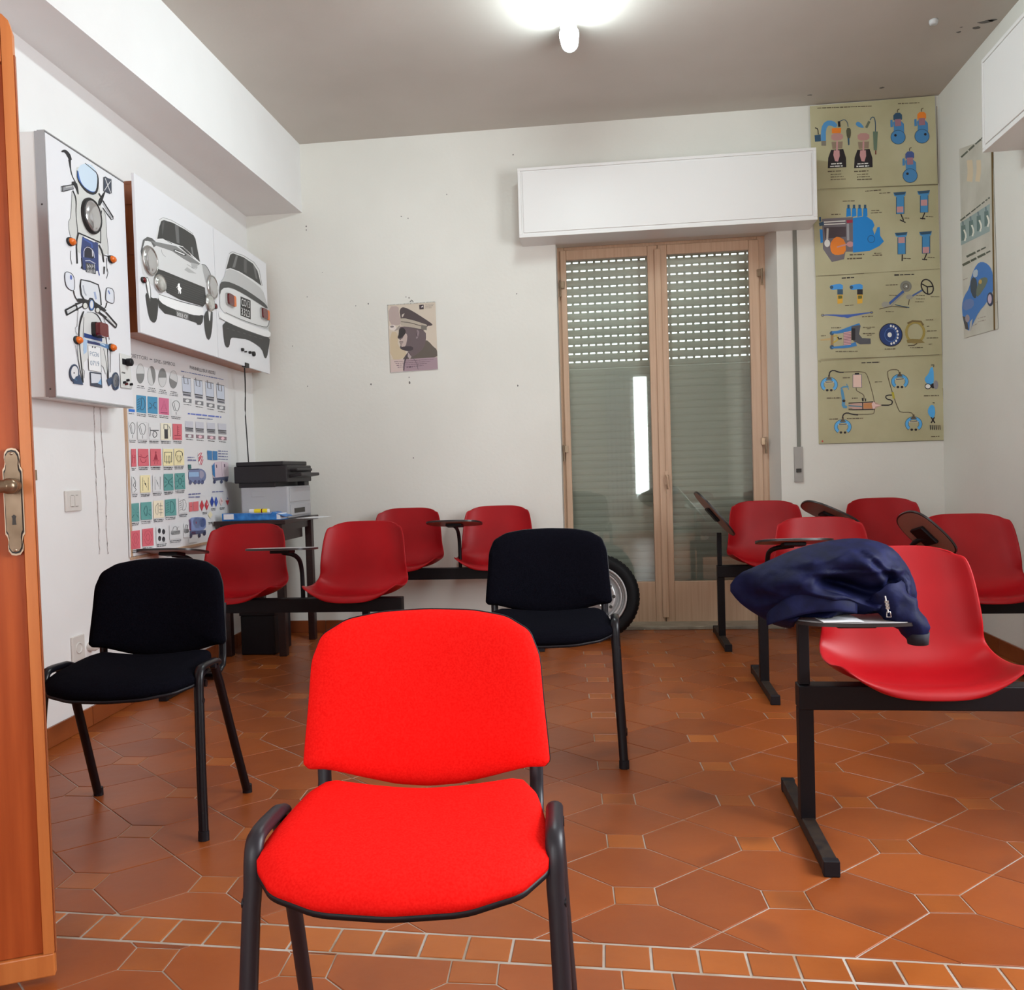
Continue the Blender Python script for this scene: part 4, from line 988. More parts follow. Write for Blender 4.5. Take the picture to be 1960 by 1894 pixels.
q.poly([(290, 1020), (330, 1015), (520, 1105), (760, 1160), (778, 1205), (760, 1248), (640, 1238), (420, 1165), (305, 1100)], g(222), 1); q.line([(300, 1020), (520, 1095), (770, 1155)], 6, g(90), 1)
q.poly([(478, 1182), (615, 1222), (612, 1292), (490, 1255)], g(120)); q.text('0003 CF', 492, 1250, 605, 1282, 42, g(215))
q.poly([(150, 985), (215, 1060), (290, 1060), (292, 1150), (280, 1270), (262, 1320), (235, 1322), (200, 1285), (175, 1180)], g(62), 1); q.poly([(775, 1215), (872, 1170), (872, 1330), (855, 1470), (832, 1512), (805, 1480), (785, 1380)], g(62), 1)
q.poly([(148, 850), (178, 830), (200, 900), (216, 1000), (212, 1098), (194, 1098), (170, 980)], g(90), 1); q.poly([(158, 855), (178, 842), (196, 910), (208, 1005), (203, 1085), (180, 980)], g(222), 1); q.poly([(812, 1150), (868, 1150), (850, 1310), (832, 1325), (822, 1240)], g(90)); q.poly([(822, 1160), (856, 1160), (842, 1300), (834, 1300)], g(222))
# rear view
q.poly([(1050, 585), (1082, 568), (1200, 608), (1310, 680), (1365, 760), (1400, 930), (1412, 1000), (1300, 890), (1160, 795), (1060, 750), (1008, 765), (1030, 650)], g(205)); q.line([(1048, 585), (1082, 566), (1200, 606), (1312, 678), (1368, 760), (1400, 930)], 4, g(110))
q.poly([(1058, 598), (1088, 583), (1200, 625), (1300, 692), (1350, 770), (1392, 930), (1300, 862), (1160, 778), (1060, 740), (1015, 752)], g(62)); q.poly([(1120, 605), (1140, 612), (1110, 735), (1080, 735)], g(130)); q.poly([(1205, 640), (1235, 660), (1235, 800), (1205, 780)], g(105)); q.poly([(1300, 700), (1330, 740), (1350, 860), (1330, 850)], g(120))
q.poly([(1008, 765), (1060, 748), (1160, 790), (1300, 885), (1405, 970), (1440, 1080), (1475, 1200), (1480, 1400), (1400, 1380), (1200, 1310), (950, 1210), (942, 1000), (955, 890), (1000, 830)], g(178), 1)
q.poly([(955, 895), (985, 880), (1060, 890), (1200, 955), (1350, 1055), (1445, 1130), (1465, 1185), (1350, 1110), (1200, 1015), (1060, 945), (968, 955), (945, 1040), (942, 960)], g(78), 1)
q.poly([(962, 960), (1060, 950), (1200, 1020), (1350, 1118), (1465, 1190), (1472, 1330), (1440, 1370), (1300, 1335), (1100, 1255), (955, 1195), (950, 1060)], g(205), 1); q.line([(1010, 1215), (1200, 1300), (1400, 1365), (1465, 1370), (1478, 1280)], 6, g(90), 1)
q.poly([(1168, 1042), (1275, 1085), (1277, 1288), (1168, 1245)], (.008, .008, .008, 1)); q.text('CO13', 1178, 1138, 1268, 1170, 78, (.8, .8, .8, 1)); q.text('3323', 1178, 1235, 1268, 1270, 78, (.8, .8, .8, 1))
q.poly([(972, 1285), (1150, 1365), (1400, 1460), (1482, 1480), (1475, 1560), (1450, 1702), (1425, 1700), (1400, 1600), (1310, 1535), (1240, 1500), (1170, 1492), (1100, 1480), (1062, 1485), (1050, 1580), (1020, 1590), (995, 1540)], g(62), 1)
for k_ in range(7): q.line([(1020+k_*58, 1380+k_*18), (1050+k_*58, 1388+k_*18)], 4, g(110))
q.poly([(930, 1215), (960, 1205), (1200, 1315), (1400, 1400), (1492, 1415), (1485, 1482), (1400, 1462), (1150, 1372), (945, 1275)], g(218), 1); q.line([(940, 1275), (1150, 1375), (1400, 1465), (1480, 1483)], 5, g(110), 1)
q.build(ca)
lens(ca, plc, 195, 662, .066, .064, 'lens', .014, C8, 'headlamp', 'steel', .006); lens(ca, plc, 862, 945, .062, .062, 'lens', .014, C8, 'headlamp', 'steel', .006)
lens(ca, plc, 298, 905, .050, .039, 'lens_ribbed', .016, C8, 'fog_lamp', 'steel', .008); lens(ca, plc, 832, 1110, .048, .044, 'lens_ribbed', .016, C8, 'fog_lamp', 'steel', .008)
lens(ca, plc, 128, 868, .018, .013, 'red_lens', .012, C8, 'marker_lamp', 'cable', .004); lens(ca, plc, 893, 1148, .018, .014, 'red_lens', .012, C8, 'marker_lamp', 'cable', .004)
for (x, y, w2_, h2_) in ((1050, 1082, .062, .036), (1415, 1232, .068, .036)):
    u_, v_ = plc.uv(250+x/5.571, 380+y/5.571)
    tl = MB().prism(rrect(u_-w2_, v_-h2_, u_+w2_, v_+h2_, .02), 0, .014, T=plc.T()).build('tail_lamp', 'steel', ca, bevel=.002)
    MB().prism(rrect(u_-w2_+.004, v_-h2_+.004, u_+w2_*.35, v_+h2_-.004, .016), .012, .024, T=plc.T()).build('lens', 'red_lens', tl, bevel=.008)
    MB().prism(rrect(u_+w2_*.36, v_-h2_+.004, u_+w2_-.004, v_+h2_-.004, .012), .012, .022, T=plc.T()).build('lens', 'orange_lens', tl, bevel=.008)
for (x, y, r_) in ((1182, 1610, .010), (1215, 1632, .005), (1262, 1640, .009), (1302, 1655, .016)):
    u_, v_ = plc.uv(250+x/5.571, 380+y/5.571); MB().lathe([(r_, 0), (r_, .012), (r_*.8, .016), (0, .017)], 14, T=plc.T() @ Matrix.Translation((u_, v_, 0))).build('toggle_switch', 'cable', ca)
u_, v_ = plc.uv(472, 696); MB().box((u_-.03, zb0-.006, off-.02), (u_+.03, zb0+.022, off+.006), T=plc.T(-off)).build('cable_plug', 'cable', ca, bevel=.002)
# cable down to the printer
pA = plc.O+plc.U*u_+Vector((0, 0, zb0)); 
pth = [on_plane(468, 702, plc.O-plc.N*.03, plc.N)]
for (x, y) in ((470, 745), (469, 790), (473, 840), (476, 890)): pth.append(on_plane(x, y, plc.O-plc.N*.06, plc.N))
pth.append(pth[-1]+Vector((0, .02, -.25)))
tag(MB().tube(chaikin([tuple(p) for p in pth], 2, False), .004, 8).build('power_cable', 'cable'), 'thin black cable hanging from the car board down behind the printer', 'cable')

# ================================================================ LEFT POSTERS
S1 = (230, 670, 8.909); S2 = (230, 850, 8.236)
pl0 = LP(.004)
bd_ = thing('poster_board', 'thin white backing board with wooden edge under the two sign charts', 'board', (xl(4.5), 4.5, .7))
yl, yr_ = pl0.uv(246, 900)[0], pl0.uv(441, 850)[0]
zlo = pl0.uv(249, 1066)[1]; zhi = pl0.uv(352, 690)[1]
MB().box((yl, zlo, 0), (yr_, zhi+.16, .004), T=wall_T()).build('backing_sheet', 'poster', bd_)
MB().box((yl-.016, zlo, 0), (yl, zhi+.16, .010), T=wall_T()).build('wooden_edge', M['pvc'], bd_)
MB().box((yl-.016, zlo-.014, 0), (yr_, zlo-.0005, .010), T=wall_T()).build('wooden_edge', M['pvc'], bd_)
PLA = LP(.0062); PLB = LP(.0050)
def sheet(pl, pts, name, label, cat='poster', mt='poster', th_=.0008, thk=None, bow=0, group=None):
    uvs = [pl.uv(x, y) for x, y in pts]
    o = MB().prism(uvs[::-1] if area2(uvs) < 0 else uvs, -th_, 0, T=pl.T()).build(name, mt)
    return tag(o, label, cat, group)
pa = sheet(PLA, [(236, 673), (346, 698), (352, 1038), (248, 1067)], 'symbols_poster', 'white chart of coloured dashboard symbols on the left wall, below the boards')
pb = sheet(PLB, [(340, 700), (433, 722), (440, 1016), (346, 1046)], 'vehicle_signs_poster', 'white chart of lorry rear signs and tankers, right of the symbols chart')
D = (.03, .03, .04, 1); SKY = C(62, 138, 178); PNK = C(205, 105, 140); RED = C(208, 100, 112); TEAL = C(95, 155, 152); YEL = C(238, 222, 175); WHT = (.80, .80, .81, 1)
q = Print(PLA, S1, .0003)
q.text('PROIETTORI', 90, 105, 462, 172, 66, D); q.line([(500, 150), (545, 160)], 14, D); q.text('SPIE', 575, 205, 690, 232, 62, D); q.text('e', 700, 228, 718, 233, 34, D); q.text('SIMBOLI', 735, 238, 935, 272, 62, D)
for (x, y, rx_, ry_, kind) in ((342, 398, 68, 168, 0), (532, 435, 68, 165, 1), (718, 468, 68, 160, 2), (905, 500, 68, 152, 3)):
    q.ell(x, y, rx_, ry_, g(196)); dk = g(150)
    if kind == 0: q.ell(x, y, rx_, ry_, dk, 0, 0, 180)
    elif kind == 1: q.ell(x, y, rx_, ry_, dk, 0, -110, 60)
    elif kind == 2: q.ell(x, y, rx_, ry_, dk, 0, 180, 360)
    else: q.ell(x, y, rx_, ry_, dk, 0, 20, 190)
    q.ring(x, y, rx_, ry_, 4, g(120)); q.dashes(x-50, y+205, x+60, y+222, 13, Kg); q.dashes(x-60, y+236, x+75, y+252, 13, Kg)
    if kind: q.dashes(x-70, y+262, x+80, y+280, 11, Kg)
def cell(xl_, xr_, ytl, ytr, ybl, ybr, col, icon=None, border=False, cap=1, ic=D):
    pts = [(xl_, ytl), (xr_, ytr), (xr_+(4 if q.crop == S1 else 10), ybr), (xl_+4, ybl)]
    q.poly(pts, col)
    if border: q.line(pts, 4, g(150), 0, None, True)
    cx, cy = (xl_+xr_)/2+3, (ytl+ytr+ybl+ybr)/4; w_, h_ = (xr_-xl_)/2, (ybl-ytl)/2
    def Lc(ps, wd=9, sm=1, closed=False): q.line([(cx+a*w_, cy+b_*h_) for a, b_ in ps], wd, ic, sm, None, closed)
    if icon == 'beam':
        Lc([(-.1, -.7), (.3, -.75), (.7, -.3), (.7, .3), (.2, .7), (-.2, .6), (0, 0), (-.1, -.7)], 8)
        for k_ in range(5): Lc([(-.85, -.45+k_*.28), (-.3, -.65+k_*.28)], 8, 0)
    elif icon == 'side': Lc([(-.7, -.3), (-.2, -.1), (-.2, .3), (-.7, .3)], 8); Lc([(.75, -.35), (.25, -.3), (.2, .2), (.7, .3)], 8); Lc([(-.1, 0), (.25, 0)], 6, 0); Lc([(-.9, .45), (-.3, .4)], 6, 0); Lc([(.3, .4), (.9, .45)], 6, 0)
    elif icon == 'tri': Lc([(0, -.7), (.6, .5), (-.6, .5)], 6, 0, True); Lc([(0, -.3), (.3, .3), (-.3, .3)], 6, 0, True); Lc([(-.7, .75), (.7, .8)], 14, 0)
    elif icon == 'wiper': Lc([(-.75, -.5), (-.3, -.85), (.3, -.85), (.8, -.4), (.35, .5), (0, .3), (-.35, .45), (-.75, -.5)], 9); Lc([(-.4, -.6), (-.1, .3)], 7, 0); Lc([(0, .5), (.05, .9)], 8)
    elif icon == 'horn': Lc([(-.85, -.5), (-.7, .0), (-.85, .6)], 10); Lc([(-.8, -.1), (.9, -.1)], 16, 0); Lc([(-.2, .0), (.4, .05), (.6, .5), (0, .8), (-.3, .4), (-.1, .1)], 13)
    elif icon == 'fuel': q.poly([(cx-.35*w_, cy-.3*h_), (cx+.35*w_, cy-.25*h_), (cx+.4*w_, cy+.85*h_), (cx-.3*w_, cy+.85*h_)], ic); Lc([(-.4, -.3), (-.4, -.85), (.3, -.8), (.35, -.2)], 12, 0); Lc([(.5, -.7), (.8, -.3), (.8, .6)], 8)
    elif icon == 'temp': Lc([(.0, -.8), (0, .5)], 10, 0); [Lc([(0, -.6+k_*.25), (.35, -.55+k_*.25)], 8, 0) for k_ in range(4)]; Lc([(-.7, .45), (.7, .45)], 12, 0); Lc([(-.6, .8), (.7, .8)], 12, 0)
    elif icon == 'batt': Lc([(-.6, -.3), (.5, -.3), (.5, .6), (-.6, .6)], 9, 0, True); Lc([(-.3, 0), (.3, 0)], 9, 0)
    elif icon == 'oil': Lc([(-.9, -.1), (-.3, -.05), (.3, .1), (.85, -.25)], 12); Lc([(-.6, .1), (-.4, .6), (.4, .55), (.5, .2)], 9); Lc([(-.6, -.3), (-.3, -.25)], 10, 0)
    elif icon == 'seat': q.ell(cx, cy-.55*h_, .12*w_, .16*h_, ic); q.poly([(cx-.1*w_, cy-.4*h_), (cx+.15*w_, cy-.35*h_), (cx+.4*w_, cy+.3*h_), (cx-.4*w_, cy+.3*h_)], ic); Lc([(-.6, .4), (.6, .4)], 10, 0); Lc([(-.2, .5), (-.25, .8)], 7, 0); Lc([(.25, .5), (.25, .8)], 7, 0)
    elif icon in ('rear', 'front'):
        Lc([(-.7, -.6), (.7, -.6), (.7, .55), (-.7, .55)] if icon == 'rear' else [(-.8, -.35), (-.4, -.7), (.4, -.7), (.8, -.35), (.4, .5), (-.4, .5)], 12, 0 if icon == 'rear' else 1, True)
        for k_ in (-.3, 0, .3): Lc([(k_, -.2), (k_+.06, .3), (k_-.04, .75)], 8)
    elif icon == 'belt': Lc([(-.6, -.85), (.2, -.4), (-.6, .1), (.5, .6), (-.2, .9)], 10, 0); Lc([(.3, -.3), (.2, .3)], 8, 0)
    elif icon == 'choke': Lc([(-.55, -.75), (-.5, .8)], 8, 0); Lc([(.6, -.75), (.6, .75)], 8, 0); Lc([(-.3, -.4), (.3, .4)], 7, 0); q.poly([(cx-.2*w_, cy-.1*h_), (cx+.1*w_, cy-.1*h_), (cx+.2*w_, cy+.15*h_), (cx-.05*w_, cy+.15*h_)], ic)
    elif icon == 'lights':
        for sx in (-1, 1):
            for k_ in (-1, 0, 1): Lc([(sx*.35, k_*.25), (sx*.85, k_*.6)], 10, 0)
        Lc([(-.2, -.3), (.2, .3)], 8, 0); Lc([(.2, -.3), (-.2, .3)], 8, 0)
    elif icon == 'bulb': Lc([(-.35, -.1), (0, -.5), (.35, -.1), (.15, .4), (-.15, .4), (-.35, -.1)], 9); [Lc([(a_*.5, b_*.5), (a_*.85, b_*.8)], 9, 0) for a_, b_ in ((-1, 0), (1, 0), (-.8, -1), (.8, -1), (-.8, 1), (.8, 1))]
    elif icon == 'fog': Lc([(-.1, -.7), (-.65, -.3), (-.65, .4), (-.1, .75), (-.1, -.7)], 8); [Lc([(.05, k_), (.8, k_)], 9, 0) for k_ in (-.4, .0, .4)]; Lc([(.4, -.75), (.35, -.2), (.5, .2), (.4, .75)], 8)
    elif icon == 'parkl': Lc([(-.5, 0), (0, -.75), (.2, 0), (0, .75), (-.5, 0)], 9); Lc([(.45, -.1), (.9, -.1)], 8, 0); Lc([(.4, .3), (.85, .5)], 8, 0)
    elif icon == 'ring': Lc([(-.4, 0), (0, -.55), (.4, 0), (0, .55), (-.4, 0)], 5); Lc([(-.7, -.1), (-.4, -.75), (.4, -.75), (.7, -.1)], 5); Lc([(-.7, .2), (-.3, .8), (.3, .8), (.7, .2)], 5)
    elif icon == 'pods':
        for (a_, b_) in ((-.4, -.45), (.4, -.35), (-.35, .5), (.4, .6)): q.ell(cx+a_*w_, cy+b_*h_, .3*w_, .33*h_, ic)
    elif icon == 'car': q.poly([(cx-.8*w_, cy-.1*h_), (cx+.8*w_, cy-.15*h_), (cx+.85*w_, cy+.3*h_), (cx+.5*w_, cy+.4*h_), (cx-.6*w_, cy+.5*h_), (cx-.8*w_, cy+.3*h_)], ic); Lc([(-.5, -.1), (-.3, -.65), (.2, -.7), (.4, -.15)], 10); Lc([(.1, -.2), (.6, -.7)], 8, 0)
    if cap:
        q.dashes(xl_+8, ybl+26, xr_, ybr+28, 13, D)
        if cap > 1: q.dashes(xl_+14, ybl+52, xr_-10, ybr+54, 12, D)
cell(272, 440, 762, 782, 1056, 1078, SKY, 'beam', cap=2); cell(462, 632, 784, 802, 1070, 1090, SKY, 'side', cap=2); cell(655, 825, 806, 826, 1088, 1108, PNK, 'tri', cap=2, ic=(.30, .03, .10, 1)); cell(858, 1030, 835, 850, 1105, 1120, WHT, 'wiper', cap=2)
q.poly([(140, 1000), (242, 1010), (244, 1056), (142, 1046)], C(45, 110, 200)); q.dashes(140, 1076, 230, 1084, 12, D)
cell(140, 262, 1210, 1216, 1508, 1514, WHT, 'wiper', cap=2); cell(285, 450, 1225, 1232, 1520, 1524, WHT, 'wiper', True, cap=2); cell(482, 655, 1236, 1242, 1524, 1526, WHT, 'horn', cap=2); cell(682, 860, 1240, 1246, 1528, 1532, C(232, 226, 205), 'fuel', cap=2); cell(888, 1044, 1254, 1260, 1525, 1532, RED, 'temp', cap=2, ic=(.35, .02, .05, 1))
q.crop = S2
DR = (.35, .02, .05, 1)
cell(165, 240, 72, 72, 352, 350, RED, 'batt', cap=2, ic=DR); cell(275, 435, 70, 72, 345, 340, RED, 'oil', cap=2, ic=DR); cell(465, 632, 70, 72, 340, 336, RED, 'seat', cap=2, ic=DR); cell(665, 822, 72, 74, 340, 336, YEL, 'rear', cap=2); cell(838, 992, 68, 70, 334, 330, YEL, 'front', cap=2)
cell(172, 262, 500, 498, 770, 766, WHT, 'belt', cap=2); cell(305, 460, 490, 485, 765, 756, YEL, 'choke', cap=2); cell(500, 645, 480, 476, 748, 742, WHT, 'choke', cap=2); cell(678, 824, 466, 462, 732, 724, TEAL, 'lights', cap=2, ic=(.02, .10, .12, 1)); cell(852, 1008, 458, 452, 712, 704, TEAL, 'bulb', cap=2, ic=(.02, .10, .12, 1))
cell(165, 285, 935, 925, 1222, 1212, TEAL, 'lights', cap=2, ic=(.02, .10, .12, 1)); cell(314, 482, 918, 904, 1195, 1182, TEAL, 'parkl', cap=2, ic=(.02, .10, .12, 1)); cell(512, 672, 895, 880, 1168, 1154, C(240, 222, 196), 'fog', cap=2); cell(698, 868, 874, 858, 1132, 1118, TEAL, 'beam', cap=2, ic=(.02, .10, .12, 1)); cell(912, 1048, 845, 832, 1090, 1078, WHT, 'beam', cap=2)
cell(158, 300, 1370, 1352, 1656, 1640, RED, 'ring', cap=2, ic=DR); cell(338, 508, 1338, 1318, 1612, 1594, RED, 'ring', cap=2, ic=DR); cell(555, 720, 1305, 1280, 1560, 1540, WHT, 'pods', cap=2); cell(765, 950, 1270, 1246, 1500, 1480, WHT, 'car', cap=2); cell(985, 1075, 1235, 1225, 1470, 1465, WHT, 'car', cap=0)
q.dashes(160, 1775, 340, 1745, 8, Kg)
q.build(pa)
q = Print(PLB, S1, .0003)
q.text('PANNELLI', 1190, 320, 1395, 372, 60, D); q.text('SUI', 1410, 372, 1482, 388, 56, D); q.text('VEICOLI', 1500, 392, 1620, 415, 56, D)
q.dashes(1030, 355, 1760, 500, 14, C(70, 90, 150))
for i_, (x, y) in enumerate(((1050, 480), (1255, 520), (1450, 560), (1635, 600))):
    w_ = 150-5*i_; q.poly([(x, y-20), (x+w_, y+10), (x+w_+8, y+250), (x+12, y+228)], C(196, 202, 216)); q.line([(x-2, y-22), (x+w_, y+6)], 11, Kg); q.line([(x+30, y-50), (x+40, y+85), (x+w_-42, y+100), (x+w_-48, y+5)], 12, Kg); q.line([(x, y), (x+12, y+220)], 4, Kg); q.line([(x+w_, y+20), (x+w_+8, y+240)], 4, Kg)
    q.line([(x+12, y+230), (x+w_+8, y+252)], 18, D); q.poly([(x+14, y+245), (x+w_+8, y+268), (x+w_+10, y+315), (x+20, y+295)], C(140, 140, 150)); q.line([(x+28, y+275), (x+w_-6, y+290)], 14, D); q.poly([(x+20, y+335), (x+w_+16, y+355), (x+w_+16, y+425), (x+24, y+405)], C(120, 120, 125)); q.ell(x+w_/2+20, y+382, 34, 24, WHT); q.dashes(x+30, y+440, x+w_+10, y+458, 12, D)
q.dashes(1150, 1080, 1720, 1140, 26, C(90, 110, 190)); q.dashes(1310, 1155, 1575, 1178, 14, C(90, 100, 140))
for i_, (x, y) in enumerate(((1100, 1205), (1278, 1218), (1472, 1232), (1662, 1245))):
    w_ = 138; q.poly([(x, y), (x+w_, y+10), (x+w_+4, y+120), (x+6, y+110)], C(196, 196, 206)); q.line([(x+4, y+118), (x+w_+4, y+128)], 16, D); q.poly([(x+6, y+130), (x+w_+4, y+140), (x+w_+6, y+190), (x+10, y+180)], C(140, 138, 145)); q.line([(x+22, y+150), (x+w_-14, y+158)], 12, D); q.poly([(x+12, y+220), (x+w_+8, y+232), (x+w_+8, y+290), (x+14, y+280)], C(140, 115, 125)); q.ell(x+w_/2+12, y+258, 30, 24, WHT if i_ == 0 else C(230, 190, 200)); q.dashes(x+20, y+310, x+w_, y+322, 11, D)
q.crop = S2
BLU = C(60, 120, 175); TX = C(100, 105, 150)
q.poly([(1365, 98), (1440, 104), (1446, 250), (1375, 242)], BLU); q.poly([(1450, 104), (1525, 110), (1528, 248), (1458, 250)], BLU)
for k_ in range(4): q.dashes(1540, 105+42*k_, 1690, 112+42*k_, 17, TX)
q.poly([(1218, 125), (1292, 120), (1303, 322), (1232, 322)], (.85, .83, .84, 1))
for k_ in range(4): q.line([(1222+k_*6, 180+k_*45), (1262+k_*10, 130+k_*25)] if k_ < 3 else [(1270, 322), (1300, 240)], 12, C(190, 60, 85))
q.line([(1250, 320), (1294, 190)], 12, C(190, 60, 85)); q.line([(1228, 270), (1280, 130)], 12, C(190, 60, 85))
q.dashes(1055, 205, 1165, 205, 16, TX); q.dashes(1060, 248, 1200, 252, 20, TX)
q.poly([(1062, 320), (1110, 318), (1115, 385), (1066, 390)], C(60, 110, 110)); q.poly([(1066, 400), (1130, 388), (1260, 380), (1330, 420), (1352, 500), (1330, 580), (1240, 620), (1160, 600), (1070, 590)], C(120, 130, 165), 1); q.poly([(1075, 440), (1230, 435), (1235, 510), (1075, 515)], C(150, 180, 215)); q.line([(1066, 400), (1230, 392)], 12, C(60, 65, 85)); q.poly([(1240, 400), (1310, 430), (1320, 500), (1250, 560)], C(160, 155, 175), 1)
for x in (1100, 1175, 1235, 1290): q.ell(x, 600-(x-1100)*.03, 22, 34, C(85, 90, 125))
q.poly([(1440, 330), (1480, 280), (1600, 268), (1695, 290), (1705, 500), (1590, 520), (1470, 530), (1445, 460)], C(215, 195, 205)); q.poly([(1440, 340), (1480, 290), (1490, 530), (1450, 480)], BLU); q.line([(1590, 280), (1600, 500)], 4, C(150, 120, 140)); q.poly([(1450, 530), (1700, 505), (1690, 580), (1580, 560), (1480, 580)], C(90, 95, 120)); q.line([(1510, 320), (1512, 370)], 14, C(90, 60, 90)); q.line([(1635, 310), (1637, 360)], 14, C(90, 60, 90))
for x, y in ((1480, 590), (1590, 590), (1670, 560)): q.ell(x, y, 20, 28, C(70, 75, 105))
q.dashes(1072, 790, 1260, 775, 20, TX); q.dashes(1072, 832, 1255, 828, 24, TX); q.dashes(1445, 750, 1630, 740, 16, TX)
RD = C(195, 60, 70); q.poly([(1078, 915), (1132, 908), (1135, 1055), (1082, 1062)], C(215, 110, 115)); q.poly([(1142, 906), (1225, 898), (1228, 1045), (1145, 1055)], C(215, 110, 115)); q.line([(1095, 985), (1120, 983)], 8, DR)
def diam(x, y, rx_, ry_, c1, c2=None):
    q.poly([(x, y-ry_), (x+rx_, y), (x, y+ry_), (x-rx_, y)], c1)
    if c2: q.poly([(x+2, y-ry_*.5), (x+rx_*.6, y), (x+2, y+ry_*.1)], c2)
diam(1280, 965, 32, 88, RD); diam(1357, 955, 32, 86, RD, (.85, .7, .7, 1)); diam(1440, 905, 30, 86, C(45, 70, 160)); diam(1505, 905, 28, 82, C(60, 90, 180), (.6, .7, .9, 1)); diam(1585, 900, 32, 72, C(235, 205, 205), RD); q.poly([(1655, 885), (1715, 880), (1685, 960)], RD); q.poly([(1685, 835), (1694, 860), (1676, 862)], C(90, 110, 160)); diam(1412, 1110, 36, 60, C(238, 225, 190))
for (x, y) in ((1290, 1078), (1425, 1020), (1560, 1005), (1380, 1235)): q.dashes(x, y, x+75, y-8, 11, D); q.dashes(x+5, y+20, x+70, y+12, 11, D)
q.poly([(1075, 1230), (1090, 1160), (1200, 1145), (1320, 1150), (1345, 1200), (1340, 1340), (1200, 1370), (1085, 1360)], C(130, 145, 190), 1); q.ell(1200, 1235, 62, 90, C(160, 175, 215)); q.ell(1290, 1230, 48, 80, C(110, 130, 190)); q.poly([(1078, 1185), (1108, 1180), (1112, 1360), (1080, 1350)], C(150, 60, 100)); q.poly([(1110, 1385), (1180, 1380), (1180, 1420), (1120, 1425)], C(200, 60, 100)); q.poly([(1080, 1365), (1340, 1350), (1345, 1400), (1230, 1410), (1100, 1430)], C(90, 95, 125)); diam(1188, 1235, 9, 26, RD); diam(1296, 1185, 9, 20, C(45, 60, 140))
for x, y in ((1105, 1440), (1240, 1435), (1320, 1405)): q.ell(x, y, 22, 34, C(70, 70, 95))
q.line([(1070, 1490), (1072, 1560), (1200, 1542)], 4, Kg)
q.build(pb)

# ---- light switch and sockets
def wallplate(x0, y0, x1, y1, name, label, cat, kind):
    pl = LP(.0); a_ = pl.uv(x0, y0); b_ = pl.uv(x1, y1); u0, u1, v0, v1 = a_[0], b_[0], b_[1], a_[1]
    r = thing(name, label, cat, (xl((u0+u1)/2), (u0+u1)/2, (v0+v1)/2)); T = pl.T()
    MB().box((u0, v0, 0), (u1, v1, .010), T=T).build('cover_plate', 'switch', r, bevel=.004)
    cx, cy = (u0+u1)/2, (v0+v1)/2
    if kind == 'switch':
        for dx in (-.016, .016): 
            rk = MB().box((cx+dx-.0145, cy-.024, .010), (cx+dx+.0145, cy+.024, .0135), T=T).build('rocker', 'switch', r, bevel=.002)
            for dz in (-.024, .024): MB().box((cx+dx-.008, cy+dz-.0012, .0125), (cx+dx+.008, cy+dz+.0012, .0145), T=T).build('rocker_mark', 'strap', rk)
    else:
        MB().lathe([(.024, .010), (.024, .013), (.020, .013), (.019, .006), (0, .006)], 24, T=T @ Matrix.Translation((cx, cy, 0))).build('socket_well', 'switch', r)
        for dx, dz in ((-.009, 0), (.009, 0), (0, 0)): MB().lathe([(.003, .0063), (.003, .0067), (0, .0068)], 8, T=T @ Matrix.Translation((cx+dx, cy+dz, 0))).build('contact_hole', 'gap', r)
    return r
wallplate(121.5, 939, 153.5, 977, 'light_switch', 'white double light switch on the left wall beside the wooden door', 'light switch', 'switch')
sk = wallplate(134, 1220, 160, 1259, 'wall_socket', 'white wall socket with a plug, low on the left wall behind the black chair', 'socket', 'socket')
u_, v_ = LP(0).uv(170, 1237); MB().lathe([(.02, 0), (.02, .03), (.012, .045), (0, .046)], 18, T=LP(0).T() @ Matrix.Translation((u_, v_, 0))).build('plug', 'switch', sk)

# ================================================================ RIGHT CHARTS ON THE BACK WALL
T1 = (1550, 180, 5.570); T2 = (1550, 510, 5.411)
def chart(pts, name, label, off_):
    pl = Plane((0, YB-off_, 0), (1, 0, 0)); return sheet(pl, pts, name, label, 'poster', 'cream_paper', .0012, group='yellowed technical charts in the corner'), pl
c1, p1_ = chart([(1550, 203), (1789, 183), (1795, 353), (1550+5, 364)], 'engine_diagram_chart', 'yellowed chart of piston engine sections, topmost in the right corner', .016)
c2, p2_ = chart([(1556, 361), (1795, 351), (1799, 514), (1561, 528)], 'gearbox_diagram_chart', 'yellowed chart with the large blue engine block, second from the top', .012)
c3, p3_ = chart([(1561, 526), (1799, 512), (1803, 678), (1565, 690)], 'steering_diagram_chart', 'yellowed chart with steering wheel, blue wheel and spring, third from the top', .008)
c4, p4_ = chart([(1565, 688), (1803, 676), (1808, 842), (1567, 849)], 'brake_diagram_chart', 'yellowed chart of the hydraulic brake circuit, lowest in the right corner', .004)
k2 = 2.0
def CC(r, g_, b_): return (min(lin(r)*k2, .9), min(lin(g_)*k2, .9), min(lin(b_)*k2, .9), 1)
BU = CC(52, 100, 140); BU2 = CC(15, 100, 160); DB = CC(35, 60, 80); PK = CC(150, 110, 110); OR = CC(200, 100, 30); BK = (.015, .010, .014, 1); LN = CC(70, 60, 45); GY = CC(85, 80, 85); WH = CC(185, 180, 175)
q = Print(p1_, T1, .0004)
q.dashes(80, 150, 660, 128, 11, LN); q.dashes(940, 103, 1170, 92, 11, LN)
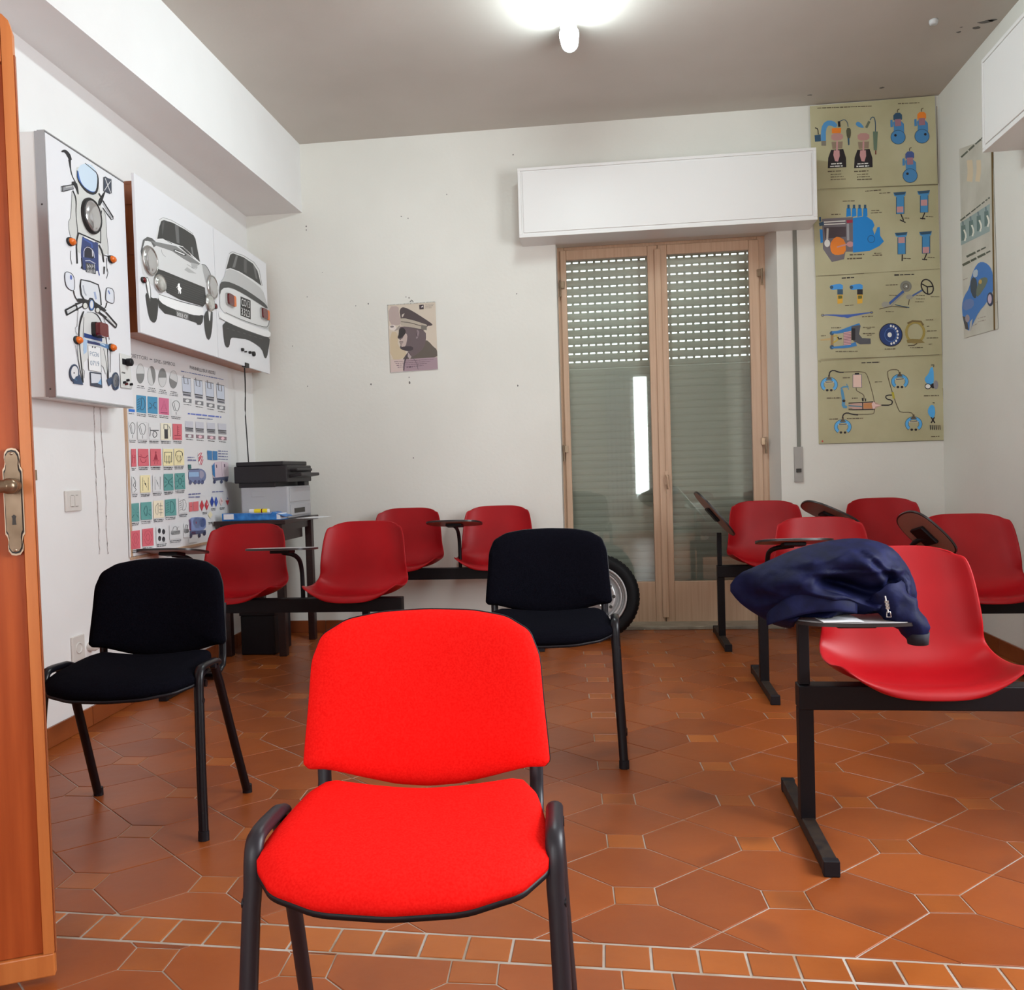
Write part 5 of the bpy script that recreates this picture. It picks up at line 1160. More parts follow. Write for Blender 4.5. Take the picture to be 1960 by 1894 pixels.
for x, s_ in ((1, 0), (282, 1)):
    q.poly([(190+x, 790), (195+x, 680), (225+x, 595), (355+x, 585), (385+x, 680), (388+x, 780)], BK); q.poly([(255+x, 600), (315+x, 600), (318+x, 660), (300+x, 720), (268+x, 715), (250+x, 650)], PK); q.dashes(225+x, 745, 340+x, 738, 14, WH); q.dashes(215+x, 772, 350+x, 765, 14, WH)
    q.poly([(230+x, 510), (350+x, 505), (345+x, 580), (240+x, 585)], CC(110, 95, 80)); q.line([(290+x, 500), (288+x, 600)], 18, PK); q.poly([(225+x, 420), (350+x, 415), (355+x, 490), (230+x, 500)], CC(140, 105, 100), 1)
    q.dashes(190+x, 826, 345+x, 818, 14, LN)
    for k_ in range(3): q.dashes(220+x, 858+k_*27, 340+x+k_*20, 852+k_*27, 10, LN)
q.line([(145, 500), (145, 370), (180, 310), (240, 310), (285, 345)], [52, 52, 56, 56, 30], CC(60, 110, 150), 1); q.line([(148, 500), (148, 550)], 50, CC(95, 90, 80)); q.poly([(235, 365), (335, 362), (330, 415), (235, 420)], OR)
q.poly([(50, 440), (115, 430), (118, 505), (55, 508)], DB); q.line([(90, 430), (85, 370), (55, 360)], 10, BK, 1); q.line([(310, 290), (315, 350)], 26, BK); q.line([(320, 290), (370, 270), (400, 300), (408, 350)], 8, DB, 1); q.poly([(385, 365), (435, 360), (440, 430), (425, 480), (395, 470)], CC(60, 60, 45), 1); q.line([(412, 470), (415, 545)], [20, 14], DB)
q.poly([(485, 310), (520, 290), (575, 345), (570, 365), (500, 345)], CC(60, 110, 150), 1); q.line([(600, 360), (635, 290)], 26, CC(80, 85, 70)); q.line([(640, 280), (660, 245), (690, 250), (700, 320), (698, 400)], 9, DB, 1); q.line([(698, 400), (698, 600)], [52, 34], CC(75, 90, 75)); q.line([(702, 600), (702, 645)], 14, CC(90, 50, 40))
for (x, y, hd) in ((940, 460, DB), (1195, 450, OR), (1068, 870, CC(50, 65, 110))):
    t_ = y-270 if hd is not DB else y-260
    q.poly([(x-60, y-180), (x+60, y-170), (x+66, y-60), (x+60, y+10), (x-62, y+10), (x-40, y-80)], BU, 1); q.ell(x, y, 77, 74, BU); q.poly([(x-50, y-255), (x+42, y-262), (x+44, y-170), (x-50, y-165)], hd, 1); q.poly([(x-35, y-190), (x+30, y-195), (x+34, y-120), (x-32, y-115)], CC(120, 85, 95)); q.line([(x-5, y-262), (x-8, y-290), (x+15, y-300)], 9, LN, 1); q.ell(x+35 if hd is OR else x-28, y-20, 14, 14, BK); q.ring(x, y, 77, 74, 6, DB); q.poly([(x-82, y-180), (x-60, y-185), (x-55, y-110), (x-80, y-105)], BU)
q.line([(110, 1012), (700, 990), (1365, 962)], [2, 4, 7], LN); q.line([(1352, 130), (1366, 955)], 6, LN)  # lower edge line paints the shadow at the chart seam into the print
q.build(c1)
q = Print(p2_, T1, .0004)
q.dashes(590, 1035, 760, 1022, 10, LN); q.dashes(740, 1058, 860, 1050, 10, LN); q.dashes(350, 1142, 478, 1138, 11, LN); q.dashes(228, 1284, 330, 1280, 11, LN); q.dashes(655, 1242, 740, 1240, 11, LN); q.dashes(650, 1268, 770, 1260, 11, LN)
q.poly([(130, 1330), (460, 1310), (470, 1680), (380, 1680), (365, 1760), (235, 1790), (200, 1740), (140, 1650)], GY); q.poly([(150, 1420), (385, 1412), (385, 1520), (165, 1540)], CC(55, 45, 50)); q.line([(150, 1365), (380, 1352)], 12, WH); q.line([(150, 1390), (380, 1380)], 10, WH); q.line([(190, 1430), (185, 1560)], 22, CC(150, 145, 140)); q.line([(100, 1390), (150, 1380)], 40, DB); q.line([(108, 1310), (112, 1360)], 20, DB); q.poly([(105, 1440), (135, 1445), (140, 1580), (115, 1590)], BU2)
q.poly([(215, 1600), (250, 1540), (300, 1515), (380, 1560), (385, 1700), (280, 1720), (225, 1690)], OR, 1); q.ell(185, 1590, 30, 40, WH); q.line([(290, 1630), (400, 1600)], 14, PK); q.ell(430, 1600, 36, 30, PK); q.poly([(390, 1345), (455, 1340), (455, 1370), (395, 1375)], CC(120, 30, 50)); q.line([(405, 1380), (408, 1560)], 26, CC(120, 120, 125))
q.poly([(460, 1320), (600, 1300), (670, 1350), (690, 1400), (670, 1440), (690, 1500), (720, 1420), (745, 1415), (750, 1510), (790, 1570), (740, 1620), (640, 1670), (460, 1690)], BU2); q.ring(655, 1545, 38, 38, 6, CC(25, 60, 100))
for k_ in range(4): x = 412+k_*59; q.poly([(x-20, 1215), (x+22, 1215), (x+26, 1300), (x-24, 1310)], BU2); q.line([(x, 1180), (x, 1220)], 24, DB)
q.dashes(425, 1714, 580, 1708, 14, LN); q.dashes(398, 1756, 565, 1748, 14, LN); q.dashes(685, 1698, 760, 1695, 12, LN); q.dashes(668, 1720, 770, 1716, 12, LN)
for (x, y, pv, dr) in ((960, 1050, .7, 1), (1215, 1035, .45, -1), (975, 1480, .25, 0), (1235, 1470, .75, -1)):
    q.poly([(x-70, y), (x+65, y-10), (x+55, y+35), (x+42, y+40), (x+42, y+225), (x-36, y+228), (x-36, y+45), (x-60, y+35)], CC(50, 105, 145)); q.poly([(x-32, y+230*pv-10), (x+36, y+230*pv-14), (x+36, y+230*pv+50), (x-32, y+230*pv+52)], PK); q.line([(x-38, y+50), (x-38, y+228), (x+44, y+225), (x+44, y+45)], 7, DB); q.poly([(x-70, y), (x+65, y-10), (x+50, y+20), (x-50, y+30)], DB)
    q.line([(x+10, y+230), (x+(40 if dr == 1 else -20 if dr else 8), y+300)], 12, BK); 
    if dr: q.line([(x+(0 if dr == 1 else -40), y+(290)), (x+(60 if dr == 1 else 15), y+(320 if dr == 1 else 295))], 12, BK)
    q.dashes(x+20, y+270, x+100, y+274, 8, LN)
q.build(c2)
q = Print(p3_, T2, .0004)
q.dashes(330, 120, 460, 112, 13, BK); q.dashes(875, 88, 1085, 80, 15, BK); q.dashes(365, 404, 460, 398, 9, LN); q.dashes(540, 520, 655, 514, 10, LN); q.dashes(785, 192, 915, 188, 9, LN)
for x, c_2 in ((315, DB), (520, BK)):
    q.poly([(x-112, 205), (x-90, 190), (x+25, 175), (x+30, 240), (x-30, 235), (x-95, 245)], CC(50, 115, 170), 1); q.ell(x-90, 215, 18, 18, DB); q.poly([(x-30, 235), (x+28, 235), (x+28, 290), (x-30, 290)], c_2); q.poly([(x-30, 290), (x+28, 290), (x+24, 380), (x-28, 385)], CC(170, 130, 40)); q.poly([(x-22, 300), (x+20, 300), (x+20, 330), (x-20, 335)], CC(75, 75, 30))
q.line([(125, 505), (200, 500), (380, 515), (560, 485), (650, 475)], [6, 10, 30, 14, 6], CC(45, 70, 130), 1); q.ring(132, 505, 14, 12, 5, LN); q.ring(640, 475, 14, 10, 5, LN); q.poly([(300, 505), (470, 505), (390, 535)], CC(45, 70, 130))
q.ell(995, 205, 60, 58, CC(95, 95, 88)); q.ring(995, 205, 30, 28, 5, LN); q.ell(1000, 205, 8, 8, WH); q.line([(970, 255), (800, 405)], 26, CC(45, 70, 120)); q.line([(985, 270), (830, 420)], 8, CC(110, 110, 110)); q.ell(785, 395, 42, 32, CC(120, 118, 110)); q.line([(720, 440), (850, 410), (1010, 425)], 8, LN); q.line([(880, 395), (1030, 425)], 8, DB); q.line([(1170, 240), (1060, 305)], 18, CC(60, 80, 120)); q.ell(1030, 315, 36, 26, CC(120, 118, 110)); q.line([(1030, 340), (1020, 400)], 8, LN)
q.ring(1216, 210, 58, 80, 13, BK, -25); q.line([(1216, 210), (1160, 180)], 12, BK); q.line([(1216, 210), (1278, 205)], 12, BK); q.line([(1216, 210), (1220, 280)], 12, BK)
for (x, y) in ((1100, 300), (1100, 335), (1090, 365), (820, 298), (785, 466), (1250, 312)): q.dashes(x, y, x+90, y, 7, LN)
q.line([(110, 762), (230, 748), (230, 780)], [14, 26, 20], CC(150, 130, 90)); q.poly([(215, 680), (245, 680), (245, 840), (215, 845)], CC(120, 95, 60)); q.ell(228, 690, 22, 22, DB); q.ell(228, 835, 22, 22, DB); q.line([(228, 682), (300, 680), (430, 640), (520, 605)], [22, 30, 50, 40], CC(40, 95, 145), 1); q.line([(228, 840), (380, 830), (480, 800)], [16, 30, 44], CC(40, 95, 145), 1)
q.poly([(430, 620), (525, 605), (510, 700), (540, 740), (628, 745), (630, 800), (520, 805), (450, 770), (430, 720)], CC(60, 60, 65)); q.poly([(430, 640), (470, 640), (470, 760), (430, 760)], BK)
q.poly([(350, 680), (425, 670), (425, 810), (350, 815)], CC(165, 130, 130))
for k_ in range(8): q.line([(346, 694+k_*16), (428, 684+k_*16)], 6, CC(100, 70, 80))
q.line([(245, 720), (280, 715), (285, 760), (240, 790)], 14, CC(150, 130, 50)); q.line([(290, 730), (300, 750), (330, 745)], 14, BK)
q.ell(838, 707, 122, 122, CC(22, 42, 85)); q.ring(838, 707, 118, 118, 8, BK); q.ring(835, 707, 60, 70, 7, CC(50, 80, 130)); q.ell(826, 707, 22, 26, WH)
for k_ in range(9): a_ = math.radians(-90+k_*22); q.ell(838+82*math.cos(a_)*.9, 707+92*math.sin(a_), 10, 13, WH)
q.ring(1090, 680, 92, 104, 26, CC(125, 110, 55)); q.line([(1010, 590), (1060, 565), (1150, 570), (1175, 610)], 20, CC(90, 75, 45)); q.poly([(1000, 760), (1060, 750), (1150, 755), (1190, 790), (1010, 790)], CC(105, 90, 50)); q.line([(1015, 818), (1080, 815), (1110, 795)], 9, LN)
for (x, y, l_) in ((220, 635, 105), (115, 718, 50), (550, 630, 125), (590, 645, 40), (550, 695, 125), (590, 712, 50), (265, 880, 230), (775, 855, 115), (1035, 840, 135), (1200, 553, 80), (1210, 620, 25), (1212, 668, 100), (1208, 740, 120), (1230, 805, 35)): q.dashes(x, y, x+l_, y-3, 9, LN)
q.line([(80, 98), (560, 70)], 7, LN); q.line([(110, 960), (560, 945), (870, 932), (1340, 912)], [3, 5, 3, 4], LN)  # dark upper and lower edge lines: seam shadow painted on the sheet
q.build(c3)
q = Print(p4_, T2, .0004)
q.dashes(535, 997, 725, 990, 15, BK); q.dashes(100, 988, 115, 987, 6, LN)
for (x, y) in ((200, 1222), (932, 1190), (342, 1660), (1075, 1630)):
    q.ring(x, y, 72, 62, 32, CC(65, 130, 175), 0, -230, 50); q.ring(x, y, 88, 76, 5, DB, 0, -235, 55); q.ring(x, y, 55, 46, 4, DB, 0, -225, 45); q.ell(x-20, y+58, 14, 12, BK); q.ell(x+22, y+58, 14, 12, BK)
    q.line([(x-48, y-22), (x+48, y-26)], 15, (.70, .66, .5, 1)); q.line([(x-40, y-23), (x+40, y-27)], 7, BK); q.poly([(x-38, y-50), (x-12, y-78), (x-10, y-100), (x+8, y-100), (x+10, y-78), (x+36, y-52)], LN)
q.line([(200, 1130), (205, 1090), (245, 1072), (300, 1095), (350, 1095)], 13, BK, 1); q.line([(350, 1092), (560, 1085), (600, 1130), (670, 1390), (672, 1510), (640, 1530), (480, 1530)], 7, LN, 1); q.line([(338, 1570), (345, 1530), (385, 1512), (440, 1530), (500, 1535)], 13, BK, 1)
q.line([(925, 1100), (915, 1068), (840, 1065), (795, 1095), (855, 1310), (915, 1480), (940, 1510), (1050, 1508), (1072, 1540)], 8, LN, 1); q.line([(740, 1435), (840, 1435), (858, 1400), (840, 1380), (800, 1375), (780, 1345), (810, 1330), (850, 1330)], 12, BK, 1); q.poly([(845, 1300), (870, 1300), (880, 1365), (860, 1370)], CC(140, 130, 40))
q.poly([(445, 1120), (535, 1118), (538, 1250), (445, 1250)], CC(175, 150, 140)); q.line([(445, 1120), (535, 1118), (538, 1250), (445, 1250)], 6, DB, 0, None, True); q.line([(465, 1110), (510, 1108)], 16, BK); q.line([(480, 1255), (482, 1285), (520, 1305), (560, 1330), (562, 1370)], 8, LN, 1)
q.line([(320, 1265), (345, 1245), (400, 1245)], 16, CC(60, 110, 140), 1); q.line([(380, 1215), (402, 1275)], 8, CC(60, 110, 140)); q.line([(330, 1270), (350, 1385), (345, 1450), (385, 1455)], [24, 32, 36, 22], CC(60, 110, 140), 1); q.ell(352, 1390, 16, 14, BK)
q.poly([(460, 1410), (670, 1400), (740, 1435), (670, 1475), (460, 1480), (400, 1455), (400, 1430)], CC(150, 120, 110)); q.poly([(555, 1415), (645, 1412), (645, 1470), (555, 1472)], CC(150, 100, 60)); q.line([(400, 1440), (540, 1450)], 12, CC(50, 95, 110)); q.line([(440, 1412), (670, 1400)], 10, BK); q.line([(440, 1482), (670, 1478)], 10, BK); q.line([(545, 1405), (548, 1480)], 10, BK); q.poly([(660, 1395), (680, 1425), (735, 1435), (680, 1448), (662, 1480), (645, 1445), (640, 1425)], CC(175, 150, 145)); q.line([(545, 1360), (550, 1395)], 18, BK); q.line([(575, 1365), (576, 1395)], 12, BK); q.line([(400, 1415), (440, 1412)], 14, LN); q.line([(400, 1478), (440, 1478)], 14, LN)
q.poly([(1190, 1150), (1230, 1110), (1250, 1040), (1280, 1045), (1285, 1220), (1240, 1235), (1190, 1190)], CC(60, 130, 180), 1); q.ell(1222, 1240, 34, 30, WH); q.ring(1222, 1240, 30, 26, 8, BK); q.ell(1275, 1235, 24, 26, BK); q.line([(1255, 1020), (1285, 1018), (1280, 1040)], 9, BK); q.ell(1305, 1225, 24, 45, CC(110, 105, 110))
q.poly([(1220, 1480), (1250, 1430), (1290, 1440), (1300, 1530), (1270, 1580), (1225, 1530)], CC(60, 130, 180), 1); q.line([(1255, 1560), (1295, 1620)], 12, BK); q.line([(1290, 1560), (1255, 1620)], 12, BK); q.line([(1270, 1410), (1292, 1412)], 8, BK)
for k_ in range(6): q.line([(1245+k_*20, 1640), (1250+k_*20, 1690)], 9, BK if k_ < 4 else LN)
for (x, y, l_) in ((175, 1362, 145), (435, 1364, 60), (340, 1152, 75), (672, 1195, 78), (200, 1580, 90), (385, 1573, 165), (1180, 1338, 155), (1255, 1760, 85), (110, 930, 90)): q.dashes(x, y, x+l_, y-3, 10, LN)
q.ell(130, 1808, 9, 9, CC(140, 50, 40))
q.line([(1378, 1260), (1398, 1795)], 5, LN); q.line([(95, 1838), (1398, 1798)], 5, LN)  # bottom edge line is the sheet's edge shadow, painted in
q.build(c4)

# ---- poster on the right wall
WRN = Vector((-1, 0.02, 0)).normalized(); WRU = Vector((-0.02, -1, 0)).normalized()
plr = Plane(Vector((xr(0), 0, 0))+WRN*.004, WRU)
pr_ = sheet(plr, [(1836, 285), (1899, 262), (1910, 629), (1845, 647)], 'safety_poster', 'white poster with a blue cutaway car on the right wall', 'poster', 'aged_paper', .001)
MB().box((plr.uv(1900, 400)[0], plr.uv(1909, 629)[1], -.001), (plr.uv(1900, 400)[0]+.012, plr.uv(1899, 270)[1], .004), T=plr.T()).build('poster_edge', 'olive_edge', pr_)
RP = (1820, 250, 4.621); k2 = 1.7; q = Print(plr, RP, .0003); tc_ = CC(70, 75, 65)
q.dashes(92, 235, 298, 45, 17, tc_); q.line([(165, 260), (175, 360), (165, 450)], 50, CC(180, 165, 140), 1); q.line([(245, 260), (250, 350), (235, 450)], 40, CC(180, 165, 140), 1)
q.dashes(85, 795, 345, 590, 13, tc_); q.poly([(85, 815), (345, 645), (345, 890), (90, 1015)], CC(125, 140, 138))
for k_ in range(4): x, y = 115+k_*68, 900-k_*42; q.poly([(x-22, y-60), (x+12, y-70), (x+26, y+60), (x-20, y+75)], CC(80, 100, 98)); q.line([(x+2, y-25), (x+22, y+30), (x+8, y+75)], 15, CC(190, 190, 180), 1); q.line([(x-10, y-100), (x-5, y-60)], 16, CC(95, 110, 115))
q.dashes(140, 1115, 310, 1030, 20, tc_); q.dashes(105, 1190, 352, 1062, 20, tc_)
q.poly([(185, 1270), (230, 1180), (275, 1155), (330, 1180), (365, 1230), (380, 1330), (375, 1430), (310, 1530), (250, 1600), (200, 1700), (170, 1770), (130, 1755), (105, 1650), (98, 1540), (120, 1460), (165, 1390)], CC(52, 100, 160), 1)
q.poly([(195, 1240), (240, 1220), (240, 1290), (200, 1300)], CC(150, 160, 170), 1); q.poly([(180, 1310), (210, 1290), (235, 1330), (230, 1480), (200, 1480), (170, 1400)], CC(50, 60, 72), 1); q.poly([(250, 1310), (320, 1290), (330, 1340), (240, 1480), (220, 1440)], CC(85, 95, 85), 1); q.ell(262, 1335, 14, 20, CC(160, 130, 70)); q.ell(350, 1490, 30, 62, CC(40, 50, 75)); q.ell(346, 1488, 17, 42, CC(165, 150, 165)); q.poly([(105, 1640), (140, 1650), (160, 1760), (130, 1755)], CC(60, 60, 65)); q.poly([(110, 1500), (200, 1480), (210, 1560), (110, 1600)], CC(85, 105, 150), 1); q.ell(148, 1660, 20, 34, CC(130, 120, 130)); q.poly([(170, 1690), (195, 1660), (180, 1770), (165, 1770)], CC(150, 150, 150))
for (x, y, l_) in ((240, 1660, 70), (240, 1690, 70), (200, 1725, 30), (375, 1530, 40), (110, 1320, 40)): q.dashes(x, y, x+l_, y-18, 8, CC(140, 130, 120))
q.build(pr_)

# ---- calendar with the portrait of an officer
CA = (700, 540, 9.47); pc = Plane((0, YB-.006, 0), (1, 0, 0)); k2 = 1.25
cal = sheet(pc, [(742, 584.5), (832, 578), (838.5, 706.5), (748, 713)], 'wall_calendar', 'wall calendar with a sepia portrait of an officer in a peaked cap', 'calendar', 'poster', .004)
q = Print(pc, CA, .0004)
q.poly([(400, 415), (1262, 360), (1310, 1575), (450, 1632)], CC(190, 178, 162)); q.poly([(410, 440), (600, 430), (600, 560), (640, 720), (620, 780), (430, 780)], CC(165, 148, 142), 1); q.poly([(430, 780), (530, 765), (560, 850), (520, 880), (430, 860)], CC(205, 195, 188), 1); q.poly([(440, 790), (510, 785), (510, 820), (450, 825)], CC(120, 110, 108), 1)
q.poly([(435, 900), (590, 900), (580, 1180), (760, 1260), (660, 1400), (450, 1400)], CC(185, 168, 140), 1)
q.poly([(820, 1240), (880, 1190), (1090, 1040), (1150, 1080), (1230, 1170), (1296, 1220), (1300, 1380), (800, 1400), (690, 1560), (650, 1600), (640, 1450), (740, 1290)], CC(88, 80, 72), 1)
q.poly([(600, 850), (640, 790), (900, 830), (1090, 880), (1095, 1050), (1050, 1200), (900, 1330), (820, 1350), (780, 1250), (680, 1235), (610, 1190), (640, 1130), (610, 1100), (625, 1040), (570, 1010), (600, 940)], CC(95, 82, 84), 1)
q.poly([(625, 1040), (690, 1000), (660, 920), (740, 920), (760, 1000), (720, 1180), (640, 1170), (650, 1110), (610, 1100)], CC(175, 158, 150), 1); q.poly([(600, 850), (680, 810), (740, 900), (670, 1000), (580, 1020), (600, 930)], CC(45, 40, 40), 1); q.line([(610, 1080), (680, 1082)], 14, CC(40, 30, 32)); q.line([(630, 1110), (670, 1112)], 10, CC(120, 100, 100)); q.poly([(610, 1190), (700, 1160), (860, 1160), (860, 1240), (700, 1240)], CC(62, 52, 55), 1)
q.line([(930, 870), (960, 900), (930, 1000), (920, 1020)], [24, 34, 30, 20], CC(130, 115, 118), 1); q.line([(920, 930), (935, 990)], 12, CC(60, 50, 55))
q.poly([(640, 460), (700, 450), (850, 520), (1100, 680), (1220, 765), (1190, 790), (1110, 790), (1100, 880), (900, 840), (640, 780), (630, 620), (610, 530)], CC(72, 62, 62), 1)
q.poly([(640, 655), (720, 655), (900, 700), (1110, 770), (1105, 870), (900, 830), (640, 785), (625, 720)], CC(165, 155, 140)); q.line([(640, 715), (800, 730), (1100, 820)], 12, CC(70, 62, 58), 1); q.poly([(1010, 770), (1110, 795), (1105, 870), (1000, 845)], CC(105, 100, 92)); q.poly([(655, 590), (705, 560), (680, 620), (655, 640)], CC(180, 170, 160)); q.poly([(515, 885), (600, 860), (630, 780), (600, 790)], CC(150, 140, 132))
q.poly([(455, 1410), (1296, 1358), (1310, 1575), (450, 1632)], (CC(150, 128, 135)[0], CC(150, 128, 135)[1], CC(150, 128, 135)[2], 1)); q.poly([(455, 1412), (700, 1398), (680, 1618), (455, 1630)], CC(190, 172, 166)); q.line([(780, 1270), (700, 1440), (690, 1600)], [34, 24, 22], CC(70, 60, 68), 1); q.line([(830, 1340), (930, 1460), (950, 1580)], 8, CC(90, 80, 85), 1); q.poly([(770, 1270), (830, 1350), (800, 1400), (760, 1340)], CC(165, 150, 148))
for k_ in range(4): q.dashes(520+k_*20, 1440+k_*34, 1230-k_*60, 1395+k_*38, 12, CC(105, 85, 95))
q.dashes(740, 1540, 850, 1532, 20, CC(80, 60, 75)); q.poly([(970, 412), (1050, 405), (1053, 488), (975, 492)], CC(50, 38, 42)); q.poly([(1000, 450), (1035, 420), (1045, 450), (1010, 458)], CC(200, 190, 190))
for k_ in range(4): q.dashes(1080, 412+k_*20, 1230-k_*12, 402+k_*20, 8, CC(140, 128, 120))
q.build(cal)
u0, v0 = pc.uv(742, 584); u1, v1 = pc.uv(832, 577.5); m_ = MB()
for k_ in range(34):
    t_ = k_/33; m_.tube([(u0+(u1-u0)*t_+.004*math.cos(a_)*0, YB-.006-.0035*math.cos(a_), v0+(v1-v0)*t_+.0035*math.sin(a_)) for a_ in [2*PI*i/8 for i in range(8)]], .0007, 4, closed=True)
tag(m_.build('wire_binding', 'cable', cal), kind='stuff')
u_, v_ = pc.uv(788, 576); MB().tube([(u_-.012, YB-.006, v_-.006), (u_-.004, YB-.007, v_+.004), (u_, YB-.008, v_+.008), (u_+.004, YB-.007, v_+.004), (u_+.012, YB-.006, v_-.006)], .0015, 6, up=(0, 1, 0)).build('hanger', 'cable', cal)
# ================================================================ DESK, PRINTER AND WHAT LIES THERE
DZ_ = .80
dk = thing('small_desk', 'dark wooden desk in the left corner carrying the printer', 'desk', (-2.15, 5.15, 0))
dx0, dx1, dy0, dy1 = -2.375, -1.925, 4.87, 5.46
MB().box((dx0, dy0, DZ_), (dx1, dy1, DZ_+.026)).build('desk_top', 'desk', dk, bevel=.003)
for x_ in (dx0+.03, dx1-.075):
    for y_ in (dy0+.02, dy1-.065): MB().box((x_, y_, 0), (x_+.045, y_+.045, DZ_)).build('leg', 'desk', dk, bevel=.003)
MB().box((dx0+.08, dy0+.03, DZ_-.07), (dx1-.08, dy0+.05, DZ_)).build('apron', 'desk', dk)
MB().box((dx1-.065, dy0+.07, DZ_-.045), (dx1-.045, dy1-.07, DZ_)).build('apron', 'desk', dk)
MB().box((dx0+.09, dy0+.10, DZ_-.11), (dx1-.07, dy1-.12, DZ_-.001)).build('drawer_box', 'desk', dk, bevel=.003)
bxx = on_z(497, 1253, 0)
bb = thing('storage_box', 'black box standing on the floor under the corner desk', 'box', (bxx.x, bxx.y+.14, 0))
MB().box((bxx.x-.115, bxx.y, 0), (bxx.x+.10, bxx.y+.27, .24)).build('box_body', 'black_plastic', bb, bevel=.006)
MB().box((bxx.x-.12, bxx.y-.005, .2405), (bxx.x+.105, bxx.y+.275, .262)).build('lid', 'black_plastic', bb, bevel=.004)
# printer
zt_ = DZ_+.026; Yp = 5.02
bx_0 = on_y(461, 960, Yp).x; bx_1 = on_y(552, 960, Yp).x; bz_1 = on_y(520, 931, Yp).z; ps0 = on_y(450, 900, Yp).x; zb1 = on_y(470, 888, Yp).z
pn = thing('printer', 'grey multifunction printer with black scanner top on the corner desk', 'printer', ((bx_0+bx_1)/2, 5.2, zt_))
yE = 5.42
bd1 = MB(); bd1.box((bx_0, Yp, zt_), (bx_1, yE, bz_1)); bd1.build('body', 'printer_body', pn, bevel=.010)
MB().box((bx_0+.07, Yp-.002, bz_1-.06), (bx_0+.155, Yp+.001, bz_1-.03)).build('name_plate', 'printer_body', pn, bevel=.0008)
MB().box((bx_1-.001, Yp+.03, zt_+.015), (bx_1+.006, yE-.03, zt_+.085)).build('paper_drawer', 'printer_body', pn, bevel=.004)
MB().box((bx_1+.0055, Yp+.08, zt_+.03), (bx_1+.008, yE-.14, zt_+.06)).build('drawer_grip', 'gap', pn)
MB().box((bx_1-.001, Yp+.02, zt_+.10), (bx_1+.004, yE-.02, bz_1-.012)).build('front_cover', 'printer_body', pn, bevel=.003)
nk = MB(); nk.box((bx_0-.01, Yp+.0, bz_1-.004), (bx_1-.08, yE, bz_1+.045)); nk.box((bx_1-.06, yE-.08, bz_1-.004), (bx_1-.01, yE, bz_1+.045)); nk.build('neck', 'printer_black', pn, bevel=.004)
MB().box((ps0, Yp-.02, bz_1+.025), (bx_1+.005, yE+.01, zb1-.015)).build('scanner', 'printer_black', pn, bevel=.006)
MB().box((ps0+.01, Yp-.01, zb1-.015), (bx_1-.02, yE, zb1+.012)).build('scanner_lid', 'printer_black', pn, bevel=.005)
T = Matrix.Translation((bx_1-.03, Yp+.02, bz_1+.046)) @ Matrix.Rotation(math.radians(-8), 4, 'Y')
MB().box((0, 0, 0), (.115, .33, .02), T=T).build('control_panel', 'printer_black', pn, bevel=.006)
T = Matrix.Translation((bx_1-.05, Yp+.04, bz_1+.085)) @ Matrix.Rotation(math.radians(-4), 4, 'Y')
MB().box((0, 0, 0), (.10, .27, .018), T=T).build('document_feeder', 'printer_black', pn, bevel=.005)
# binder
bn = thing('blue_binder', 'glossy blue ring binder lying on the corner desk before the printer', 'binder', (-2.16, 4.94, zt_))
bx0_, bx1_ = on_y(427, 985, 4.9).x, on_y(540, 985, 4.9).x
MB().box((bx0_, 4.885, zt_+.0005), (bx1_, 5.0, zt_+.004)).build('cover', 'binder', bn, bevel=.001)
MB().box((bx0_, 4.883, zt_+.0045), (bx1_-.03, 4.888, zt_+.046)).build('spine', 'binder', bn, bevel=.001)
MB().box((bx0_+.02, 4.8885, zt_+.005), (bx1_-.01, 4.998, zt_+.040)).build('sheets', 'paper', bn)
MB().box((bx0_+.012, 4.8795, zt_+.010), (bx0_+.075, 4.8828, zt_+.042)).build('spine_label', 'paper', bn)
T = Matrix.Translation((bx1_-.035, 4.883, zt_+.002)) @ Matrix.Rotation(math.radians(25), 4, 'Y')
MB().box((0, 0, 0), (.09, .11, .004), T=Matrix.Translation((bx1_-.06, 4.888, zt_+.046)) @ Matrix.Rotation(math.radians(18), 4, 'Y')).build('cover', 'binder', bn)
for i_, (a_, b_, r_) in enumerate(((.03, 4.895, 2), (.10, 4.89, -5))):
    T = Matrix.Translation((bx0_+a_, b_, zt_+.0405+.0012*i_)) @ Matrix.Rotation(math.radians(r_), 4, 'Z')
    tag(MB().box((0, 0, 0), (.21, .11, .001), T=T).build('paper_sheet', 'paper'), ('white loose sheet on the blue binder, at its left end' if i_ == 0 else 'white loose sheet on the blue binder, under the yellow glue stick'), 'paper', 'loose sheets on the desk')
T = Matrix.Translation((bx1_+.05, 4.99, zt_+.0008)) @ Matrix.Rotation(math.radians(-12), 4, 'Z')
tag(MB().box((0, 0, 0), (.13, .20, .0012), T=T).build('paper_sheet', 'paper'), 'white sheet lying at the right end of the corner desk', 'paper', 'loose sheets on the desk')
zg = zt_+.0405+.0024+.013; gx0, gx1 = on_y(477, 967, 4.91).x, on_y(514, 967, 4.91).x
gs = thing('glue_stick', 'yellow glue stick with white cap lying on the binder', 'glue stick', (gx0, 4.91, zg))
for nm, a_, b_, r_, mt in (('cap', 0, .26, .0125, 'paper'), ('barrel', .26, .93, .0128, 'yellow'), ('end_knob', .93, 1, .0115, 'paper')):
    MB().tube([(gx0+(gx1-gx0)*a_, 4.915, zg), (gx0+(gx1-gx0)*b_, 4.915, zg)], r_, 18).build(nm, mt, gs)
MB().tube([(gx0+(gx1-gx0)*.62, 4.915, zg), (gx0+(gx1-gx0)*.68, 4.915, zg)], .0131, 18).build('label_band', M['red_lens'], gs)
MB().tube([(gx0+(gx1-gx0)*.38, 4.915, zg), (gx0+(gx1-gx0)*.56, 4.915, zg)], .0131, 18).build('label_band', M['yellow'], gs)

